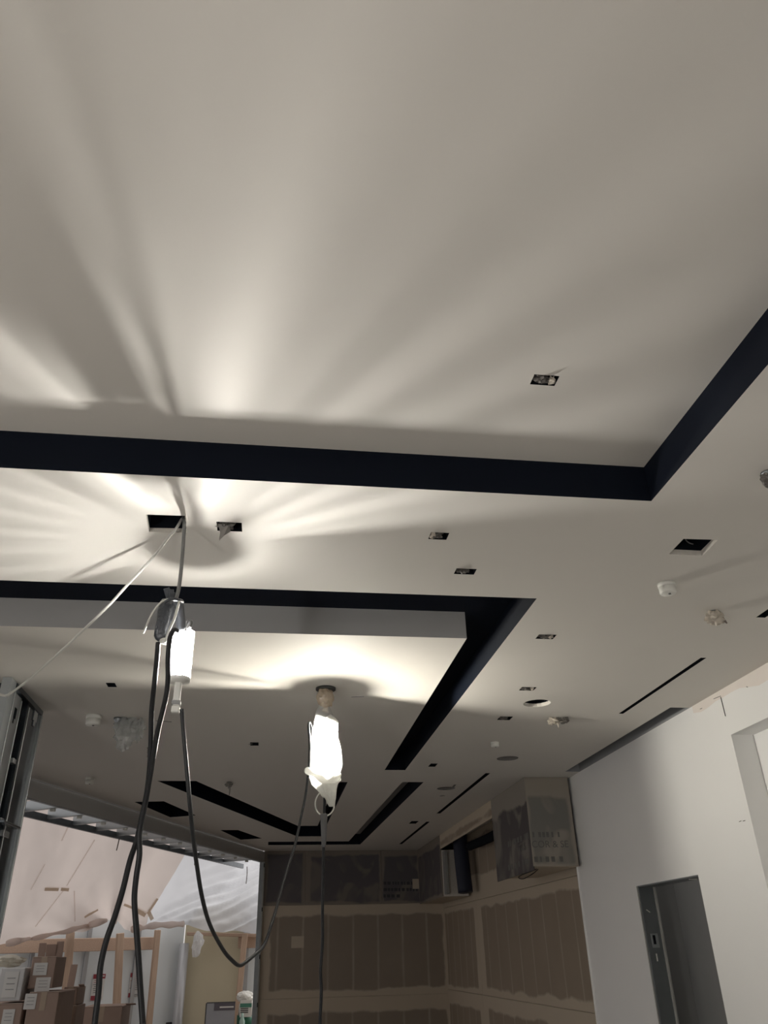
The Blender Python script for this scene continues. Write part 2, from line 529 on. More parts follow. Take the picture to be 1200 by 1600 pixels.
box('scratch', (XR + .045, sj, sp.z + .17), (.03, .002, .006), WHITE_PL, door, Matrix.Rotation(.6, 3, 'Y'), bevel=0)
box('scratch', (XR + .052, sj, sp.z - .11), (.008, .002, .045), WHITE_PL, door, bevel=0)
box('head_clip', (XR + .05, 5.07, dz - .012), (.05, .008, .01), WHITE_PL, door, bevel=.001)
closet = mk('closet_lining', [(XR + .12, y0 - .6, 0), (XR + .12, y1 + .3, 0), (XR + .42, y1 + .3, 0), (XR + .42, y0 - .6, 0),
                     (XR + .12, y0 - .6, 2.5), (XR + .12, y1 + .3, 2.5), (XR + .42, y1 + .3, 2.5), (XR + .42, y0 - .6, 2.5)],
            [(1, 2, 6, 5), (2, 3, 7, 6), (3, 0, 4, 7), (4, 5, 6, 7)], GREYB, door)

box('closet_lit_strip', (XR + .405, 5.44, 1.15), (.02, .17, 2.3), mat('lit_strip_grey', (.40, .40, .39), .6), door)  # lit strip of the closet back, put in as a paler board

# ------------------------------------------------------------------ taped plasterboard
def board_mat(name, w, h, base, mud, margin=(.12, .12, .12, .12), stud=None, seed=0.0, amp=.06, smear=0.0):
    """raw board face with filler spread from its joints; margins: left right bottom top; local x along the wall, z up"""
    M = bpy.data.materials.new(name)
    M.use_nodes = True
    nt = M.node_tree
    b = nt.nodes['Principled BSDF']
    b.inputs['Roughness'].default_value = .85
    b.inputs['Specular IOR Level'].default_value = .2
    tc = N(nt, 'ShaderNodeTexCoord')
    sx = N(nt, 'ShaderNodeSeparateXYZ')
    nt.links.new(tc.outputs['Object'], sx.inputs[0])
    X, Z = sx.outputs[0], sx.outputs[2]
    nz = N(nt, 'ShaderNodeTexNoise', noise_dimensions='4D')
    nz.inputs['Scale'].default_value = 2.6
    nz.inputs['Detail'].default_value = 5
    nz.inputs['W'].default_value = seed
    nt.links.new(tc.outputs['Object'], nz.inputs['Vector'])
    ns = math_n(nt, 'MULTIPLY', math_n(nt, 'SUBTRACT', nz.outputs[0], .5), amp * 3)
    e = []
    for sgn, co, half, mg in ((1, X, w / 2, margin[0]), (-1, X, w / 2, margin[1]), (1, Z, h / 2, margin[2]), (-1, Z, h / 2, margin[3])):
        d = math_n(nt, 'ADD', math_n(nt, 'MULTIPLY', co, sgn), half - mg)
        e.append(math_n(nt, 'MULTIPLY', math_n(nt, 'ADD', d, ns), 40, True) if mg > 0 else None)
    mask = None
    for x in e:
        if x is not None:
            mask = x if mask is None else math_n(nt, 'MULTIPLY', mask, x)
    if mask is None:
        v = N(nt, 'ShaderNodeValue'); v.outputs[0].default_value = 1.0; mask = v.outputs[0]
    base_s = mix_n(nt, nz.outputs[0], tuple(v * .88 for v in base), tuple(v * 1.1 for v in base))
    if stud:
        fr = math_n(nt, 'ABSOLUTE', math_n(nt, 'SUBTRACT', math_n(nt, 'FRACT', math_n(nt, 'ADD', math_n(nt, 'DIVIDE', math_n(nt, 'ADD', X, math_n(nt, 'MULTIPLY', ns, .12)), stud), .5 + seed * .37)), .5))
        n3 = N(nt, 'ShaderNodeTexNoise')
        n3.inputs['Scale'].default_value = 3.5
        nt.links.new(tc.outputs['Object'], n3.inputs['Vector'])
        ln = math_n(nt, 'MULTIPLY', math_n(nt, 'SUBTRACT', 1.0, math_n(nt, 'MULTIPLY', fr, stud / .022), True), n3.outputs[0])
        base_s = mix_n(nt, ln, base_s, mud)
    if smear:
        n4 = N(nt, 'ShaderNodeTexNoise')
        n4.inputs['Scale'].default_value = 1.8
        n4.inputs['Distortion'].default_value = 1.5
        nt.links.new(tc.outputs['Object'], n4.inputs['Vector'])
        sm = math_n(nt, 'MULTIPLY', math_n(nt, 'MULTIPLY', math_n(nt, 'SUBTRACT', n4.outputs[0], .52), 9, True), smear)
        base_s = mix_n(nt, sm, base_s, mud)
    nt.links.new(mix_n(nt, mask, mud, base_s), b.inputs['Base Color'])
    return M
TAN = hexc(152, 139, 124)
MUDC = hexc(190, 178, 160)
PURP = hexc(98, 95, 98)
PURPM = hexc(134, 126, 118)
def board(parent, a, b, z0, z1, material_args, t=.012, out=0.0, name='plasterboard'):
    """a, b: (x, y) ends seen from the room, left to right"""
    a, b = Vector((*a, 0)), Vector((*b, 0))
    x = (b - a).normalized()
    z = Vector((0, 0, 1))
    y = z.cross(x)            # points away from the room when a->b runs left to right
    Rm = Matrix((x, y, z)).transposed()
    w, h = (b - a).length, z1 - z0
    c = (a + b) / 2 + Vector((0, 0, (z0 + z1) / 2)) + y * (t / 2 - out)
    return box(name, c, (w - .004, t, h - .004), board_mat('board_face', w, h, *material_args), parent, Rm, .0015)
YB = 12.2
XB = 2.49                     # right end of the far wall
wall_bk = tagl(mk('wall_back', [(-.05, YB + .014, 0), (XB + .15, YB + .014, 0), (XB + .15, YB + .014, TOP), (-.05, YB + .014, TOP)], [(0, 1, 2, 3)], mat('joint_filler', MUDC, .85)),
               'far wall of taped brown and purple-grey plasterboard', kind='structure')
def bx(px): return at(px, 1370, YB).x
zs = CZ + .60
xa, xb_, xc = -.045, bx(477), bx(596)
board(wall_bk, (xa, YB), (xb_, YB), zs, CEIL, (PURP, PURPM, (.03, .04, .02, .03), None, .1, .03, .25))
b2 = board(wall_bk, (xb_, YB), (xc, YB), zs, CEIL, (PURP, PURPM, (.05, .03, .02, .05), None, .2, .05, .6))
b3 = board(wall_bk, (xc, YB), (2.2, YB), zs, CEIL, (PURP, PURPM, (.02, .02, .02, .06), None, .3, .05, .6))
board(wall_bk, (xa, YB), (XB + .1, YB), CZ - .50, zs, (hexc(146, 135, 123), MUDC, (.13, .09, .07, .12), .345, .4, .05))
board(wall_bk, (xa, YB), (XB + .1, YB), 0, CZ - .50, (hexc(146, 135, 123), MUDC, (.13, .09, .07, .16), .345, .5, .05))
box('filler_patch', (at(465, 1472, YB).x, YB - .001, at(465, 1472, YB).z), (.17, .002, .14), mat('joint_filler', MUDC), wall_bk, bevel=0)
box('paper_note', (at(651, 1381, YB).x, YB - .002, at(651, 1381, YB).z), (.12, .002, .13), mat('joint_filler', MUDC), wall_bk, bevel=0)
# three smudged rows of factory print (illegible in the photograph)
for j, (r, x0, x1) in enumerate(((1380, 599, 657), (1390, 599, 657), (1400, 599, 622))):
    x = x0
    while x < x1:
        w = random.choice((3, 4, 5, 6))
        a = at(x + w / 2, r, YB)
        box('print_mark', (a.x, YB - .0015, a.z), (w * .0080, .001, .040), INK, b3, bevel=0)
        x += w + random.choice((.8, 1.0, 2.2))

# side wall past the painted part
A2, B2 = Vector((XR, 6.9, 0)), Vector((XB + .02, YB + .02, 0))
sd = (B2 - A2).normalized()
wall_s = tagl(mk('wall_side', [A2 + Vector((.014, 0, 0)), B2 + Vector((.014, 0, 0)), B2 + Vector((.014, 0, TOP)), A2 + Vector((.014, 0, TOP))], [(0, 1, 2, 3)], mat('joint_filler', MUDC)),
              'right-hand wall of bare brown plasterboard with pale taped joints', kind='structure')
def sw(y): return tuple((A2 + sd * ((y - 6.9) / sd.y))[:2])
board(wall_s, sw(YB), sw(10.35), CZ - .45, CZ + .53, (TAN, MUDC, (.06, .14, .04, .06), .32, .6, .03))
board(wall_s, sw(10.35), sw(6.9), CZ - .45, CZ + .53, (TAN, MUDC, (.20, .0, .06, .08), .40, .7, .05))
board(wall_s, sw(YB), sw(10.35), 0, CZ - .45, (TAN, MUDC, (.06, .14, .04, .14), .32, .8, .03))
board(wall_s, sw(10.35), sw(6.9), 0, CZ - .45, (TAN, MUDC, (.20, .0, .06, .12), .40, .9, .05))
board(wall_s, sw(YB), sw(6.9), CZ + .53, CEIL, (TAN, MUDC, (.06, .0, .25, .06), .38, 1.0, .05))
box('corner_bead', (XR - .004, 6.905, CEIL / 2), (.02, .012, CEIL), WALL_P, wall_s, bevel=.003)

# boxed-in soffit at the ceiling of that wall
SX = 2.17
soffit = tagl(empty('wall_soffit', (SX, 9, CEIL - .35)), 'boxed plasterboard soffit with an open bay showing dark ducting', kind='structure')
ZB = CZ + .59
fr = board(soffit, (SX, 6.80), (2.565, 6.80), ZB, CEIL, (hexc(128, 126, 122), hexc(158, 151, 141), (.01, .02, .01, .16), None, 1.1, .04, .8), out=.0)
board(soffit, (SX, 7.95), (SX, 6.80), ZB - .03, CEIL, (hexc(92, 88, 88), hexc(148, 142, 134), (.0, .0, .0, .18), None, 1.2, .09, .55))
board(soffit, (SX, YB), (SX, 10.55), ZB, CEIL, (hexc(90, 86, 88), hexc(128, 120, 112), (.02, .03, .02, .10), None, 1.3, .04, .3))
board(soffit, (SX, 10.55), (SX, 7.95), CEIL - .17, CEIL, (TAN, MUDC, (.02, .0, .02, .08), None, 1.4, .04, .3))
def slab(name, x0, x1, y0, y1, z0, z1, material, parent, bevel=.002):
    return box(name, ((x0 + x1) / 2, (y0 + y1) / 2, (z0 + z1) / 2), (x1 - x0, y1 - y0, z1 - z0), material, parent, bevel=bevel)
slab('soffit_underside', SX + .013, 2.57, 6.815, 7.95, ZB, ZB + .012, mat('joint_filler', MUDC), soffit)
slab('soffit_underside', SX + .013, 2.5, 10.56, YB - .002, ZB, ZB + .012, mat('joint_filler', MUDC), soffit)
slab('bay_edge', SX + .013, 2.5, 10.545, 10.557, ZB, CEIL - .18, GYP, soffit)
slab('bay_edge', SX + .013, 2.5, 7.953, 7.965, ZB, CEIL - .18, mat('joint_filler', MUDC), soffit)
tube('duct', [(2.37, 10.28, CEIL - .02), (2.37, 10.25, CEIL - .30), (2.38, 10.2, ZB + .02)], .09, mat('navy_duct_wrap', (.008, .012, .03), .6), soffit, 14)
slab('bay_stud', SX + .02, SX + .06, 10.42, 10.53, ZB + .02, CEIL - .2, mat('grey_stud', (.30, .30, .29), .5, .4), soffit)
tube('bay_pipe', [(2.42, 10.0, CEIL - .20), (2.42, 8.9, CEIL - .22), (2.42, 8.0, CEIL - .20)], .05, VOID, soffit, 10)
tube('loose_wire', [at(845, 1346, 7.2), at(828, 1349, 7.2), at(820, 1353, 7.15), at(838, 1352, 7.1), at(848, 1348, 7.1), at(838, 1358, 7.0), at(818, 1366, 7.0), at(810, 1371, 7.0), at(818, 1373, 7.0), at(834, 1364, 7.0), at(846, 1352, 7.1), at(847, 1345, 7.2)], .0035, BLACK, soffit, 6)
crumple('wire_knot', at(845, 1346.5, 7.15), (.03, .03, .018), BLACK, soffit, .4, 3, 2)
# worn factory print on the soffit front
def text_obj(name, body, loc, xdir, up, size, material, parent, ext=.0006):
    cu = bpy.data.curves.new(name, 'FONT')
    cu.body = body
    cu.size = size
    cu.extrude = ext
    ob = bpy.data.objects.new(name, cu)
    COL.objects.link(ob)
    x = Vector(xdir).normalized()
    z = x.cross(Vector(up)).normalized()
    y = z.cross(x)
    M = Matrix((x, y, z)).transposed().to_4x4()
    M.translation = Vector(loc)
    ob.matrix_world = M
    dg = bpy.context.evaluated_depsgraph_get()
    me = bpy.data.meshes.new_from_object(ob.evaluated_get(dg))
    COL.objects.unlink(ob)
    bpy.data.objects.remove(ob)
    me.materials.clear()
    me.materials.append(material)
    o = bpy.data.objects.new(name, me)
    COL.objects.link(o)
    o.matrix_world = M
    WM[o.name] = M
    parent_to(o, parent)
    return o
FADED = mat('faded_print', hexc(104, 102, 100), .8, var=.2, scale=40)
text_obj('print_line', 'COR & SE', (SX + .005, 6.798, ZB + .145), (1, 0, 0), (0, 0, 1), .075, FADED, soffit)
text_obj('print_line', 'TRUS', (SX - .002, 7.14, ZB + .145), (0, -1, 0), (0, 0, 1), .085, FADED, soffit)
for row, z in ((0, ZB + .245), (1, ZB + .055)):
    y = 7.5 if row else 7.45
    while y > 6.83:
        w = random.choice((.03, .045, .06))
        box('print_mark', (SX - .0015, y, z), (.001, w, .045), FADED, soffit, bevel=0)
        y -= w + random.choice((.02, .03, .07))
    x = SX + .03
    while x < 2.42:
        w = random.choice((.015, .022, .03))
        box('print_mark', (x, 6.7985, z), (w, .001, .04), FADED, soffit, bevel=0)
        x += w + random.choice((.012, .02, .04))

# ================================================================== LEFT: stud partition, header and covered area outside
part = tagl(empty('wall_partition', (-1.4, 4.5, 0)), 'open partition end of shiny galvanised steel studs', kind='structure')
def c_stud(name, x, y0, y1, z0, z1, depth, parent, material=STEEL, lip=.012, openside=1, slots=()):
    """channel stud: web facing the room at x, two flanges running back from it"""
    t = .003
    sh = [(x, y0), (x, y1), (x - depth, y1), (x - depth, y1 - lip * openside), (x - depth + t, y1 - lip), (x - depth + t, y1 - t), (x - t, y1 - t),
          (x - t, y0 + t), (x - depth + t, y0 + t), (x - depth + t, y0 + lip), (x - depth, y0 + lip), (x - depth, y0)]
    n = len(sh)
    V = [(p[0], p[1], z0) for p in sh] + [(p[0], p[1], z1) for p in sh]
    F = [(i, (i + 1) % n, n + (i + 1) % n, n + i) for i in range(n)]
    o = mk(name, V, F, material, parent)
    for z in slots:
        box('punch_out', (x + .0006, (y0 + y1) / 2, z), (.001, (y1 - y0) * .34, .055), VOID, o, bevel=0)
        box('punch_out', (x + .0006, (y0 + y1) / 2 - .008, z - .04), (.001, (y1 - y0) * .16, .03), VOID, o, bevel=0)
    return o
PX = -1.37
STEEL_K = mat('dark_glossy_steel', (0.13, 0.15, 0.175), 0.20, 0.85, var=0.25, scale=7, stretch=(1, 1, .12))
BRIGHT = mat('bright_steel_and_glint', (0.62, 0.66, 0.68), 0.25, 0.7, var=0.1)  # bright steel of clips and lip; highlight colour of the stud strips
c_stud('stud', PX, 4.205, 4.30, 0, CEIL - .002, .045, part, STEEL)
c_stud('stud', PX - .006, 4.335, 4.455, 0, CEIL - .045, .06, part, STEEL, slots=(CEIL - .14,))
c_stud('stud', PX - .045, 4.49, 4.57, 0, CEIL - .03, .06, part, STEEL_K)
c_stud('stud', PX - .010, 4.60, 4.845, 0, CEIL - .03, .12, part, STEEL_K)
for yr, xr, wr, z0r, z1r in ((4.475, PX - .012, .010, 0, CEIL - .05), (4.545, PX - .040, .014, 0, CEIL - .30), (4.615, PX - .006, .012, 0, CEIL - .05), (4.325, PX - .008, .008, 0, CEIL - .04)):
    slab('stud_highlight', xr, xr + .006, yr - wr / 2, yr + wr / 2, z0r, z1r, BRIGHT, part)  # pale strips added as highlights on the studs
slab('stud_lip', PX - .012, PX + .010, 4.846, 4.862, 0, CEIL - .03, BRIGHT, part)
slab('top_track', PX - .10, PX + .004, 4.31, 4.87, CEIL - .03, CEIL - .001, STEEL_K, part)
pb = at(58, 1123, 4.79)
slab('clip_plate', PX - .009, PX - .003, 4.73, 4.80, pb.z - .022, pb.z + .035, BRIGHT, part)
slab('clip_plate', PX - .009, PX - .003, 4.75, 4.78, pb.z - .05, pb.z - .022, BRIGHT, part)
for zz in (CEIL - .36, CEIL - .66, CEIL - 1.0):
    slab('bridging_clip', PX - .05, PX + .004, 4.50, 4.55, zz - .015, zz + .01, BRIGHT, part)
bar('bridging_channel', at(1, 1283, 4.32), at(27, 1294, 4.66), .014, .035, STEEL_K, part, side=(0, 0, 1))
bz = at(20, 1298, 4.60)
slab('bridging_clip', PX - .008, PX + .012, 4.56, 4.66, bz.z - .03, bz.z + .0, BRIGHT, part)
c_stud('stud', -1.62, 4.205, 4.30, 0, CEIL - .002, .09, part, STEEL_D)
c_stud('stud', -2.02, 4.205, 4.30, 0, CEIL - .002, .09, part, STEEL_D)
slab('light_block_board', -4.2, -1.50, 4.40, 4.42, 0, CEIL, mat('dark_backing', (.05, .055, .06), .7), part)  # dark board added to keep outside light out of the room

# header over the wide opening, running on the skew
HD = Vector((.36, 1, 0)).normalized()
HN = Vector((-HD.y, HD.x, 0))              # outwards
def hp(y, off=0.0, z=0.0):
    return Vector((-.08 + .36 * (y - 12.1), y, 0)) + HN * off + Vector((0, 0, z))
header = tagl(empty('wall_header', hp(8, .2, CEIL - .15)), 'skewed header with grey face and exposed steel joists over the wide opening', kind='structure')
HB = CZ + 1.155
def skew_box(name, y0, y1, o0, o1, z0, z1, material):
    V = [hp(y0, o0, z0), hp(y1, o0, z0), hp(y1, o1, z0), hp(y0, o1, z0), hp(y0, o0, z1), hp(y1, o0, z1), hp(y1, o1, z1), hp(y0, o1, z1)]
    return mk(name, V, [(0, 3, 2, 1), (4, 5, 6, 7), (0, 1, 5, 4), (1, 2, 6, 5), (2, 3, 7, 6), (3, 0, 4, 7)], material, header)
skew_box('header_face', 4.45, 12.2, 0, .014, HB, CEIL - .008, mat('header_grey_board', (.50, .50, .50), .7, var=.05))
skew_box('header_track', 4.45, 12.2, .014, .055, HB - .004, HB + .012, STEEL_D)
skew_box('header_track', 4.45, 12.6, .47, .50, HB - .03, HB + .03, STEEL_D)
skew_box('header_deck', 4.45, 12.6, -.002, .54, CEIL + .05, CEIL + .07, mat('deck_grey', (.30, .30, .30), .7))
yy = 5.0
while yy < 12.2:
    a, b = hp(yy, .03, HB + .035), hp(yy + .10, .47, HB + .035)
    j = bar('joist', a, b, .04, .085, STEEL, header, side=HD, bevel=.003)
    cc = hp(yy + .05, .12, HB + .012)
    box('joist_clip', cc + Vector((0, 0, -.02)), (.045, .03, .035), WHITE_PL, j, bevel=.003)
    yy += .40
for pa in (((187, 1301), (186, 1312), (182, 1329)), ((303, 1333), (304, 1343), (304, 1352)), ((386, 1354), (386, 1367), (384.5, 1381))):
    Yh = (1.0,)
    s = slope(pa[0][0], 1310)
    Y = (-.08 - .36 * 12.1 - .5) / (s - .36)
    tube('hanging_wire', [at(*p, Y) for p in pa], .006, mat('rusty_wire', (.12, .09, .08), .7), header, 6)
# jamb of the far wall beside the opening
jmb = tagl(empty('trim_1', (-.06, YB - .02, 0)), 'steel stud jamb with punched holes at the end of the far wall', kind='structure')
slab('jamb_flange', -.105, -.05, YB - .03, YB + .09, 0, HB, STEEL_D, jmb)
slab('jamb_edge', -.052, -.030, YB - .035, YB + .0, 0, HB, mat('grey_stud', (.3, .3, .29), .5, .4), jmb)
for r in (1352, 1421, 1495, 1570):
    p = at(410, r, YB - .036)
    box('punched_hole', (-.041, YB - .0365, p.z), (.012, .002, .05), VOID, jmb, bevel=0)

# --- outside: insulated panel wall in two stretches
C0 = Vector((-1.255, 14.5, 0))
WD = Vector((.8, .6, 0))
def wa(px, off=0.0, row=1500):             # sight line met with the left stretch, off = towards the room
    s = slope(px, row)
    nrm = Vector((.6, -.8, 0)) * off
    p0 = C0 + nrm
    # p0 + t*WD, x = s*y
    t = (s * p0.y - p0.x) / (WD.x - s * WD.y)
    return p0 + WD * t
ext = tagl(empty('wall_outside', (-2.5, 13.5, 0)), 'white and cream insulated panel wall of the covered area outside', kind='structure')
def pz(row, px, Y):
    return at(px, row, Y).z
def panel(a, b, z0, z1, material, out=0.0, nrm=None):
    a, b = Vector((a.x, a.y, 0)), Vector((b.x, b.y, 0))
    x = (b - a).normalized()
    z = Vector((0, 0, 1))
    y = z.cross(x)
    Rm = Matrix((x, y, z)).transposed()
    return box('panel', (a + b) / 2 + Vector((0, 0, (z0 + z1) / 2)) + y * .03, ((b - a).length - .012, .06, z1 - z0 - .012), material, ext, Rm, .006)
tline = [-3.6, -2.75, -1.95, -1.27, -.62, 0.0]
pts = [C0 + WD * t * 1.0 for t in (-5.2, -4.2, -3.3, -2.42, -1.62, -.82, 0)]
ZR = CZ - .98                             # height of the rail between upper and lower panels
for i in range(len(pts) - 1):
    panel(pts[i], pts[i + 1], ZR + .03, CZ + .75, PANELW)
    panel(pts[i], pts[i + 1], 0, ZR - .03, PANELW)
    bar('joint_post', Vector((*pts[i][:2], 0)) + Vector((.6, -.8, 0)) * .02, Vector((*pts[i][:2], CZ + .75)) + Vector((.6, -.8, 0)) * .02, .06, .04, ALU, ext, side=WD)
    lt = pts[i + 1] - WD * .14 + Vector((.6, -.8, 0)) * .012
    box('latch', lt + Vector((0, 0, ZR + .10)), (.09, .03, .07), INK, ext, Matrix.Rotation(math.atan2(.6, .8), 3, 'Z'))
panel(C0, Vector((-.30, 14.5, 0)), ZR + .03, CZ + .75, PANELB)
panel(C0, Vector((-.30, 14.5, 0)), 0, ZR - .03, PANELB)
panel(Vector((-.30, 14.5, 0)), Vector((.55, 14.5, 0)), ZR + .03, CZ + .75, PANELW)
panel(Vector((-.30, 14.5, 0)), Vector((.55, 14.5, 0)), 0, ZR - .03, PANELB)
bar('panel_rail', C0 + WD * -5.2 + Vector((0, 0, ZR)) + Vector((.6, -.8, 0)) * .01, C0 + Vector((0, 0, ZR)) + Vector((.6, -.8, 0)) * .01, .05, .06, ALU, ext, side=(0, 0, 1))
bar('panel_rail', C0 + Vector((0, -.02, ZR)), Vector((.55, 14.48, ZR)), .05, .06, ALU, ext, side=(0, 0, 1))
box('joint_post', (-.27, 14.46, (CZ + .75) / 2), (.10, .05, CZ + .75), ALU, ext)
box('latch', (C0.x + .18, 14.47, ZR - .14), (.08, .03, .07), INK, ext)
tube('corner_pipe', [Vector((C0.x + .02, 14.36, .0)), Vector((C0.x + .02, 14.36, CZ + .2))], .075, mat('grey_pipe', (.55, .56, .58), .35, .3), ext, 14)

# red and white printed stickers on the panels
def sticker(px, r0, r1, name):
    p = wa(px, .012, (r0 + r1) / 2)
    z0, z1 = pz(r1, px, p.y), pz(r0, px, p.y)
    ang = Matrix.Rotation(math.atan2(.6, .8), 3, 'Z')
    w = .19
    s = box(name, p + Vector((0, 0, (z0 + z1) / 2)), (w, .004, z1 - z0), LABELP, None, ang, .001)
    f = ang @ Vector((0, -.0035, 0))
    h = z1 - z0
    hb = box('sticker_header', p + f + Vector((0, 0, z1 - h * .09)), (w, .002, h * .18), RED, s, ang, 0)
    box('header_text', p + f * 1.6 + ang @ Vector((.02, 0, 0)) + Vector((0, 0, z1 - h * .08)), (w * .62, .002, h * .05), LABELP, hb, ang, 0)
    box('sticker_footer', p + f + ang @ Vector((-w * .29, 0, 0)) + Vector((0, 0, z0 + h * .09)), (w * .40, .002, h * .18), RED, s, ang, 0)
    for i in range(7):
        zz = z1 - h * (.25 + .075 * i)
        wd = w * random.uniform(.55, .85)
        box('print_mark', p + f + ang @ Vector((-.01, 0, 0)) + Vector((0, 0, zz)), (wd, .002, h * .018), RED if i < 2 else INK, s, ang, 0)
    for i in range(2):
        box('print_mark', p + f + ang @ Vector((w * .2, 0, 0)) + Vector((0, 0, z0 + h * (.05 + .06 * i))), (w * .4, .002, h * .018), INK, s, ang, 0)
    return s
tagl(sticker(153, 1522, 1563, 'warning_sticker'), 'red and white printed sticker on panel partly behind left black cord', 'sticker', 'stickers on the panel wall')
tagl(sticker(211, 1520, 1558, 'warning_sticker'), 'red and white printed sticker between pine post and right black cord', 'sticker', 'stickers on the panel wall')

# pine bracing
def lumber(name, label, a, b, w, h, side, material=WOOD):
    o = bar(name, a, b, w, h, material, None, side=side, bevel=.006)
    return tagl(o, label, 'lumber', 'pine bracing outside')
def w3(px, row, off):
    p = wa(px, off, row)
    return Vector((p.x, p.y, pz(row, px, p.y)))
lumber('brace_post', 'upright pine post left of the stickers, above the cartons', w3(110.5, 1452, .30), Vector((*w3(118, 1545, .30)[:2], 0)), .11, .05, WD)
lumber('brace_post', 'upright pine post between the two printed stickers', w3(188, 1458, .30), Vector((*w3(193, 1572, .30)[:2], 0)), .11, .05, WD)
lumber('brace_post', 'pine post right of the second printed sticker', w3(246.5, 1453, .25), Vector((*w3(234, 1600, .25)[:2], 0)), .09, .05, WD)
lumber('brace_beam', 'horizontal pine beam across the white panels under the tarpaulin', w3(-40, 1480, .12), w3(242, 1474, .12), .05, .17, (.6, -.8, 0), WOODH)
lumber('brace_prop', 'leaning pine prop by the opening jamb', at(383, 1458, 14.2), Vector((*at(366, 1580, 14.25)[:2], 0)), .09, .05, (1, 0, 0))
lumber('brace_block', 'short pine rail at top of the cream panel', at(292, 1459, 14.3), at(404, 1462, 14.3), .09, .05, (0, 1, 0), WOODH)
lumber('brace_rail', 'short pine rail behind the leaning prop', at(372, 1473, 14.36), at(408, 1472, 14.36), .05, .16, (0, 1, 0), WOODH)

# tarpaulin sheltering the area
cols = list(range(-150, 481, 5))
edge = [(-150, 1505), (-40, 1488), (60, 1466), (120, 1453), (176, 1438), (186, 1450), (204, 1455), (240, 1448), (290, 1446), (318, 1455), (360, 1457), (405, 1455), (480, 1456)]
def edge_row(u):
    for (a, ra), (b, rb) in zip(edge, edge[1:]):
        if a <= u <= b:
            return ra + (rb - ra) * (u - a) / (b - a)
V, F = [], []
NR = 44
for ci, u in enumerate(cols):
    if u <= 285:
        p = wa(u, .42)
    else:
        p = Vector((slope(u) * 14.1, 14.1, 0))
    bot = Vector((p.x, p.y, pz(edge_row(u), u, p.y)))
    s = slope(u + 95, 1300)            # the cloth hangs a little on the skew
    Y = min((-.08 - .36 * 12.1 - .85) / (s - .36), 13.9) if s < .3 else 13.9
    top = Vector((s * Y, Y, CZ + 1.55))
    out = Vector((-.5, .85, 0))
    for r in range(NR + 1):
        t = r / NR
        q = top.lerp(bot, t)
        sag = math.sin(math.pi * t) * .30
        # soft drapes plus sharper gathered folds running down to where the sheet is tied
        fx = u / 60.0
        fold = .16 * noise.noise(Vector((fx * .8, t * 1.5, 0.3))) * (1 - .3 * t)
        k1 = math.exp(-((u - 180) / 120.0) ** 2)
        ang = math.atan2(u - 178, (1.12 - t) * 300)
        fold += .10 * k1 * t * noise.noise(Vector((ang * 5, .5, 1))) * 2
        k2 = max(0, min(1, (u - 230) / 70))
        fold += .15 * k2 * noise.noise(Vector(((u + 190 * t) / 22.0, t * .7, 4)))
        fold += .012 * noise.noise(Vector((u / 14.0, t * 14, 7)))
        V.append(q + out * (sag * .55 + fold) + Vector((0, 0, fold * .4 - sag * .18)))
n1 = NR + 1
for i in range(len(cols) - 1):
    for r in range(NR):
        F.append((i * n1 + r, (i + 1) * n1 + r, (i + 1) * n1 + r + 1, i * n1 + r + 1))
def subset(keep):
    idx, vv, ff = {}, [], []
    for f in F:
        if keep(f[0] // n1, f[0] % n1):
            ff.append(tuple(idx.setdefault(q, len(idx)) for q in f))
    inv = {b: a for a, b in idx.items()}
    return [V[inv[q]] for q in range(len(idx))], ff
def is_sky_side(ci, r):
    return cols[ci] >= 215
va, fa = subset(lambda c_, r_: not is_sky_side(c_, r_))
vb, fb = subset(is_sky_side)
tarp = mk('tarpaulin', va, fa, TARP, None, True)
tagl(tarp, 'wrinkled off-white tarpaulin sheltering the cartons beyond the opening', 'tarpaulin')
tarp_r = mk('bright_tarp_part', vb, fb, sheet('sky_bright_tarpaulin', (.86, .88, .92), .66, scale=1.5, var=.04), None, True)  # right part of the tarpaulin, brighter sky put into its material
tagl(tarp_r, 'gathered right part of the tarpaulin with sky brightness put into its colour', 'plastic sheet')
bvh = BVHTree.FromPolygons([Vector(v) for v in V], F)
def hit(px, py, lift=.012):
    d = ray(px, py).normalized()
    h = bvh.ray_cast(Vector((0, 0, CZ)), d)
    return (h[0] - d * lift) if h[0] is not None else at(px, py, 12.0)
def ribbon(name, P, w, material, parent):
    V_, F_ = [], []
    for q, p in enumerate(P):
        d = (P[min(q + 1, len(P) - 1)] - P[max(q - 1, 0)]).normalized()
        sd_ = d.cross(p - Vector((0, 0, CZ))).normalized() * (w / 2)
        V_ += [p - sd_, p + sd_]
    F_ = [(2 * q, 2 * q + 1, 2 * q + 3, 2 * q + 2) for q in range(len(P) - 1)]
    return mk(name, V_, F_, material, parent)
SEAM = sheet('seam_film', (.86, .80, .77), .85)
TAPES = sheet('tan_tape_film', (.62, .52, .42), .6)
for a, b, w in (((70, 1388), (92, 1388.5), .045), ((95.5, 1388), (108, 1389), .045), ((187, 1395), (180, 1418), .03), ((194, 1413), (212, 1420), .03), ((212, 1420), (228, 1429), .06),
                ((246, 1404), (232, 1424), .03), ((232, 1424), (238, 1437), .04), ((153, 1421), (132, 1433), .025)):
    ribbon('tape_strip', [hit(a[0] + (b[0] - a[0]) * t / 4, a[1] + (b[1] - a[1]) * t / 4, .015) for t in range(5)], w * 1.3, TAPES, tarp)
for a, b in (((148, 1312), (104, 1384)), ((100, 1390), (55, 1448)), ((110, 1284), (96, 1314)), ((70, 1350), (48, 1390)), ((116, 1392), (117, 1440))):
    ribbon('seam', [hit(a[0] + (b[0] - a[0]) * t / 8, a[1] + (b[1] - a[1]) * t / 8, .008) for t in range(9)], .016, SEAM, tarp)
